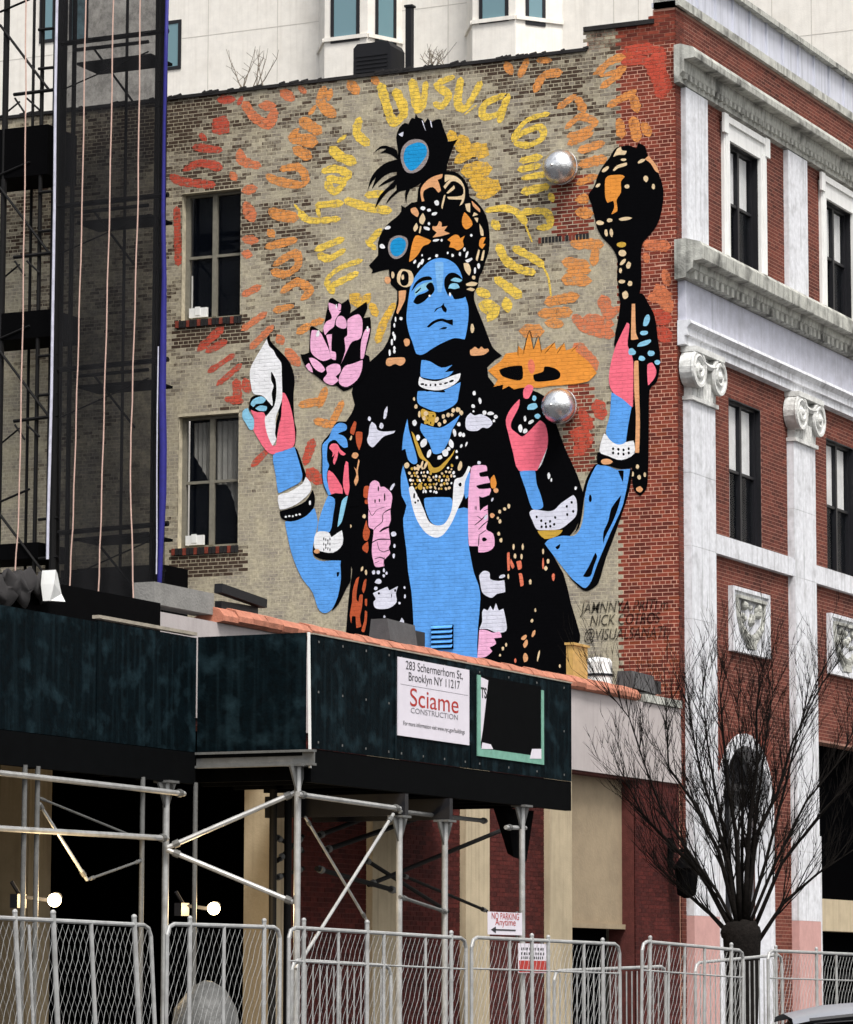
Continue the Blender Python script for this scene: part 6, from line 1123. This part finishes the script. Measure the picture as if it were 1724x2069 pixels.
panel(584, 942, 1874, 1896, ((614, .08, .022), (684, 0, .016), (742, .1, .024), (776, 0, .018), (860, 0, .016), (912, .05, .022)), 'wide chain link fence panel in front of the two beige pilasters')
panel(953, 1252, 1894, 1908, ((1030, 0, .018), (1075, .05, .022), (1108, .04, .022), (1180, 0, .018), (1218, .04, .022)), 'chain link fence panel under the no parking sign')
panel(1298, 1502, 1902, 1921, ((1314, .05, .022), (1352, 0, .016), (1384, 0, .018), (1424, .0, .018), (1478, .06, .022)), 'narrow chain link fence panel in front of the tree trunk', lean=-0.03)
panel(1552, 1850, 1921, 1934, ((1568, .05, .02), (1650, .05, .02), (1690, 0, .016)), 'chain link fence panel behind the parked car roof')
for x0, x1, y0, y1, lab in ((1120, 1345, 1962, 1953, 'low steel crowd barrier behind the fence panel under the no parking sign'), (1405, 1580, 1946, 1929, 'low steel crowd barrier behind the tree trunk'), (590, 790, 1940, 1952, 'low steel crowd barrier behind the wide fence panel')):
    panel(x0, x1, y0, y1, (), lab, rail=0, off=-0.9, group='crowd barriers behind the fence', low=True)
# covered pile behind the second panel
p = onX(418, 1985, 2.9); R_ = Vector((2.9, p.y, gz(2.9, p.y)))
m_ = MB(); m_.lathe([(0.42, 0), (0.45, 0.4), (0.43, 0.9), (0.36, 1.35), (0.2, p.z-R_.z-0.06), (0.05, p.z-R_.z)], R_, n=14)
m_.v = [(x+.05*mnoise.noise((x*3, y*3, z*3)), y+.05*mnoise.noise((x*3+5, y*3, z*3)), z+.04*mnoise.noise((x*4, y*4, z))) for x, y, z in m_.v]
mat('grey_plastic', (78, 78, 76), 0.5, 0.45, 7, 0.6, 18); o_ = obj('covered_pile', m_, 'grey_plastic', org=R_, smooth=True); setp(o_, 'pile wrapped in grey plastic sheeting behind the fence', 'wrapped pile')
# ================================================================== bare street tree
TP = onX(1500, 1900, 3.1); TD = (TP-CAM).dot(FW)
TREE = root('street_tree', 'bare pollarded street tree with dark fanning branches in front of the pilasters', 'tree', (TP.x, TP.y, gz(TP.x, TP.y)))
tp = lambda px, py, off=0.0: onD(px, py, TD+off)
m_ = MB(); tk = [tp(1502, 2190), tp(1500, 2069), tp(1499, 1980), tp(1499, 1920), tp(1499, 1885), tp(1498, 1862)]
m_.tube(tk, [.30, .26, .25, .29, .31, .24], 12); m_.v = [(x+.03*mnoise.noise((x*5, y*5, z*4)), y+.03*mnoise.noise((x*5+3, y*5, z*4)), z) for x, y, z in m_.v]
for dx in (-26, -12, 5, 22): m_.ball(tp(1499+dx, 1872+abs(dx)*.5), .14, 8, 6)
trunk = obj('trunk', m_, 'bark', TREE, smooth=True)
rg = random.Random(21); limbs = MB(); twigs = MB()
def grow(mb, P0, d, L, r, lev):
    n = 5; P_ = [P0]; dd = Vector(d)
    for i in range(n):
        dd = (dd+Vector((rg.uniform(-.13, .13), rg.uniform(-.13, .13), rg.uniform(-.02, .10)))).normalized(); P_.append(P_[-1]+dd*L/n)
    mb.tube(P_, [r*(1-.75*i/n) for i in range(n+1)], 5 if lev < 2 else 3, cap=False)
    if lev >= 3: return
    for k in range((4, 4, 3)[lev]):
        i = rg.randint(1, n); s = 1 if rg.random() < .5 else -1
        ax = RT*(s*rg.uniform(.25, .75))+FW*rg.uniform(-.5, .5)+Vector((0, 0, rg.uniform(.1, .5)))
        grow(twigs, P_[i], (dd*0.9+ax*0.55).normalized(), L*rg.uniform(.4, .68), max(.004, r*rg.uniform(.3, .5)), lev+1)
LB = (((1488, 1870), (1470, 1740), (1441, 1640), (1420, 1570), (1402, 1500), (1392, 1430)), ((1498, 1868), (1501, 1720), (1503, 1620), (1498, 1520), (1488, 1420)), ((1505, 1862), (1518, 1720), (1540, 1580), (1550, 1490), (1560, 1400)), ((1512, 1865), (1548, 1745), (1588, 1580), (1612, 1480), (1648, 1385)), ((1515, 1872), (1562, 1750), (1630, 1620), (1690, 1545), (1722, 1480)), ((1525, 1915), (1585, 1825), (1650, 1765), (1730, 1715)), ((1484, 1872), (1450, 1800), (1384, 1712), (1340, 1640), (1300, 1545), (1272, 1450), (1236, 1402)), ((1470, 1885), (1432, 1842), (1385, 1800), (1360, 1778)), ((1492, 1862), (1478, 1745), (1450, 1610), (1432, 1500), (1420, 1400)),
      ((1490, 1858), (1455, 1720), (1400, 1620), (1350, 1550), (1345, 1440)), ((1508, 1858), (1530, 1690), (1572, 1600), (1600, 1500), (1660, 1380)), ((1497, 1860), (1490, 1700), (1470, 1590), (1462, 1480), (1452, 1380)), ((1520, 1880), (1578, 1745), (1660, 1640), (1735, 1560)), ((1480, 1880), (1420, 1770), (1340, 1690), (1300, 1650), (1262, 1570)), ((1502, 1856), (1512, 1660), (1528, 1550), (1530, 1440), (1535, 1370)))
for k, pl in enumerate(LB):
    off = rg.uniform(-.9, .9); P_ = [tp(x+rg.uniform(-3, 3), y, off*(i/len(pl))) for i, (x, y) in enumerate(pl)]
    D_ = []
    for a, b in zip(P_, P_[1:]): D_ += [a.lerp(b, t/3) for t in range(3)]
    D_.append(P_[-1]); n = len(D_); r0 = rg.uniform(.028, .048)
    lm = MB(); lm.tube(D_, [r0*(1-.82*i/(n-1)) for i in range(n)], 6); obj('limb', lm, 'bark', TREE, smooth=True)
    for i in range(2, n):
        for _ in range(2 if i < n-1 else 3):
            d = (D_[min(i+1, n-1)]-D_[i-1]).normalized(); s = 1 if rg.random() < .5 else -1
            ax = RT*(s*rg.uniform(.2, .7))+FW*rg.uniform(-.6, .6)+Vector((0, 0, .3))
            grow(twigs, D_[i], (d+ax*.7).normalized(), rg.uniform(.5, 1.05), max(.008, r0*(1-.82*i/(n-1))*.5), 1 if i < n-2 else 1)
setp(obj('crown', twigs, 'bark', TREE, recalc=False), kind='stuff')
# ================================================================== parked car (only its roof shows)
CD = 24.0; cp_ = onD(1568, 2050, CD); fx = RT.copy(); fx.z = 0; fx.normalize(); fy = Vector((-fx.y, fx.x, 0))
CO = Vector((cp_.x, cp_.y, 0))+fx*(-1.40); cz = gz(CO.x, CO.y)
CAR = root('parked_car', 'dark parked car with sky reflection coloured into its roof at the kerb in front of the fence', 'car', (CO.x, CO.y, cz))
zr = onD(1640, 2024, CD).z-cz                         # roof height
CM = lambda x, y, z: CO+fx*x+fy*y+Vector((0, 0, cz+z))
def loft(secs, mt, nm, par=CAR, sm=True):
    m_ = MB(); n = len(secs[0])
    m_.add([CM(*p) for s in secs for p in s], [(i*n+j, i*n+(j+1) % n, (i+1)*n+(j+1) % n, (i+1)*n+j) for i in range(len(secs)-1) for j in range(n)]+[tuple(range(n)), tuple((len(secs)-1)*n+j for j in range(n))]); return obj(nm, m_, mt, par, smooth=sm)
def bsec(x, zb, zt, hw): return [(x, -hw*.95, zb), (x, -hw, (zb+zt)/2), (x, -hw*.97, zt-.08), (x, -hw*.85, zt), (x, hw*.85, zt), (x, hw*.97, zt-.08), (x, hw, (zb+zt)/2), (x, hw*.95, zb)]
loft([bsec(0, .45, .72, .75), bsec(.12, .3, .82, .86), bsec(.6, .22, .90, .91), bsec(1.2, .2, .97, .92), bsec(2.5, .2, 1.0, .92), bsec(3.7, .2, 1.0, .92), bsec(4.3, .28, .95, .88), bsec(4.55, .4, .85, .8)], 'car_paint', 'body')
def gsec(x, z, hw, zb=.95): return [(x, -hw*1.12, zb), (x, -hw, z-.05), (x, -hw*.9, z), (x, hw*.9, z), (x, hw, z-.05), (x, hw*1.12, zb)]
loft([gsec(.95, 1.0, .80), gsec(1.6, zr-.09, .70), gsec(2.0, zr-.06, .70), gsec(3.2, zr-.06, .70), gsec(3.7, zr-.12, .69), gsec(4.2, 1.02, .76)], 'black_glass', 'windows')
m_ = MB(); RS = [(1.45, zr-.10, .66), (1.7, zr-.045, .69), (2.1, zr-.01, .70), (2.7, zr, .70), (3.2, zr-.01, .70), (3.6, zr-.06, .68), (3.78, zr-.11, .66)]
v_ = []
for x, z, h in RS: v_ += [CM(x, -h, z-.045), CM(x, -h*.88, z-.008), CM(x, 0, z+.02), CM(x, h*.88, z-.008), CM(x, h, z-.045)]
m_.add(v_, [(i*5+j, i*5+j+1, (i+1)*5+j+1, (i+1)*5+j) for i in range(len(RS)-1) for j in range(4)]); obj('roof', m_, 'car_roof_sky', CAR, smooth=True)
for s in (-1, 1):
    m_ = MB(); m_.tube([CM(1.55, s*.72, zr-.12), CM(2.1, s*.735, zr-.06), CM(3.2, s*.735, zr-.06), CM(3.75, s*.71, zr-.14)], .02, 6); obj('roof_rail', m_, 'dark_frame', CAR)
    for x in (.85, 3.65):
        m_ = MB(); m_.lathe([(.20, -.11), (.31, -.11), (.335, -.08), (.335, .08), (.31, .11), (.20, .11)], CM(x, s*.80, .335), fy, 24); w_ = obj('wheel', m_, 'tyre', CAR)
        m_ = MB(); m_.lathe([(.21, -.112), (.18, -.09), (.05, -.1), (.05, .1), (.18, .09), (.21, .112)], CM(x, s*.80, .335), fy, 16); obj('rim', m_, 'chrome', w_)
    m_ = MB(); m_.ball(CM(.12, s*.62, .70), .12, 10, 6, (1, 1, .6)); obj('headlight', m_, 'lamp_clear', CAR); m_ = MB(); m_.ball(CM(4.5, s*.66, .8), .1, 10, 6); obj('tail_light', m_, 'lamp_red', CAR)
    m_ = MB(); m_.ball(CM(1.35, s*1.0, 1.0), .1, 10, 6, (1, 1, .7)); obj('mirror', m_, 'car_paint', CAR)
    for x in (1.75, 2.75): m_ = MB(); m_.obox(CM(x, s*.925, .9), CM(x+.2, s*.925, .9), .03, .03); obj('door_handle', m_, 'chrome', CAR)
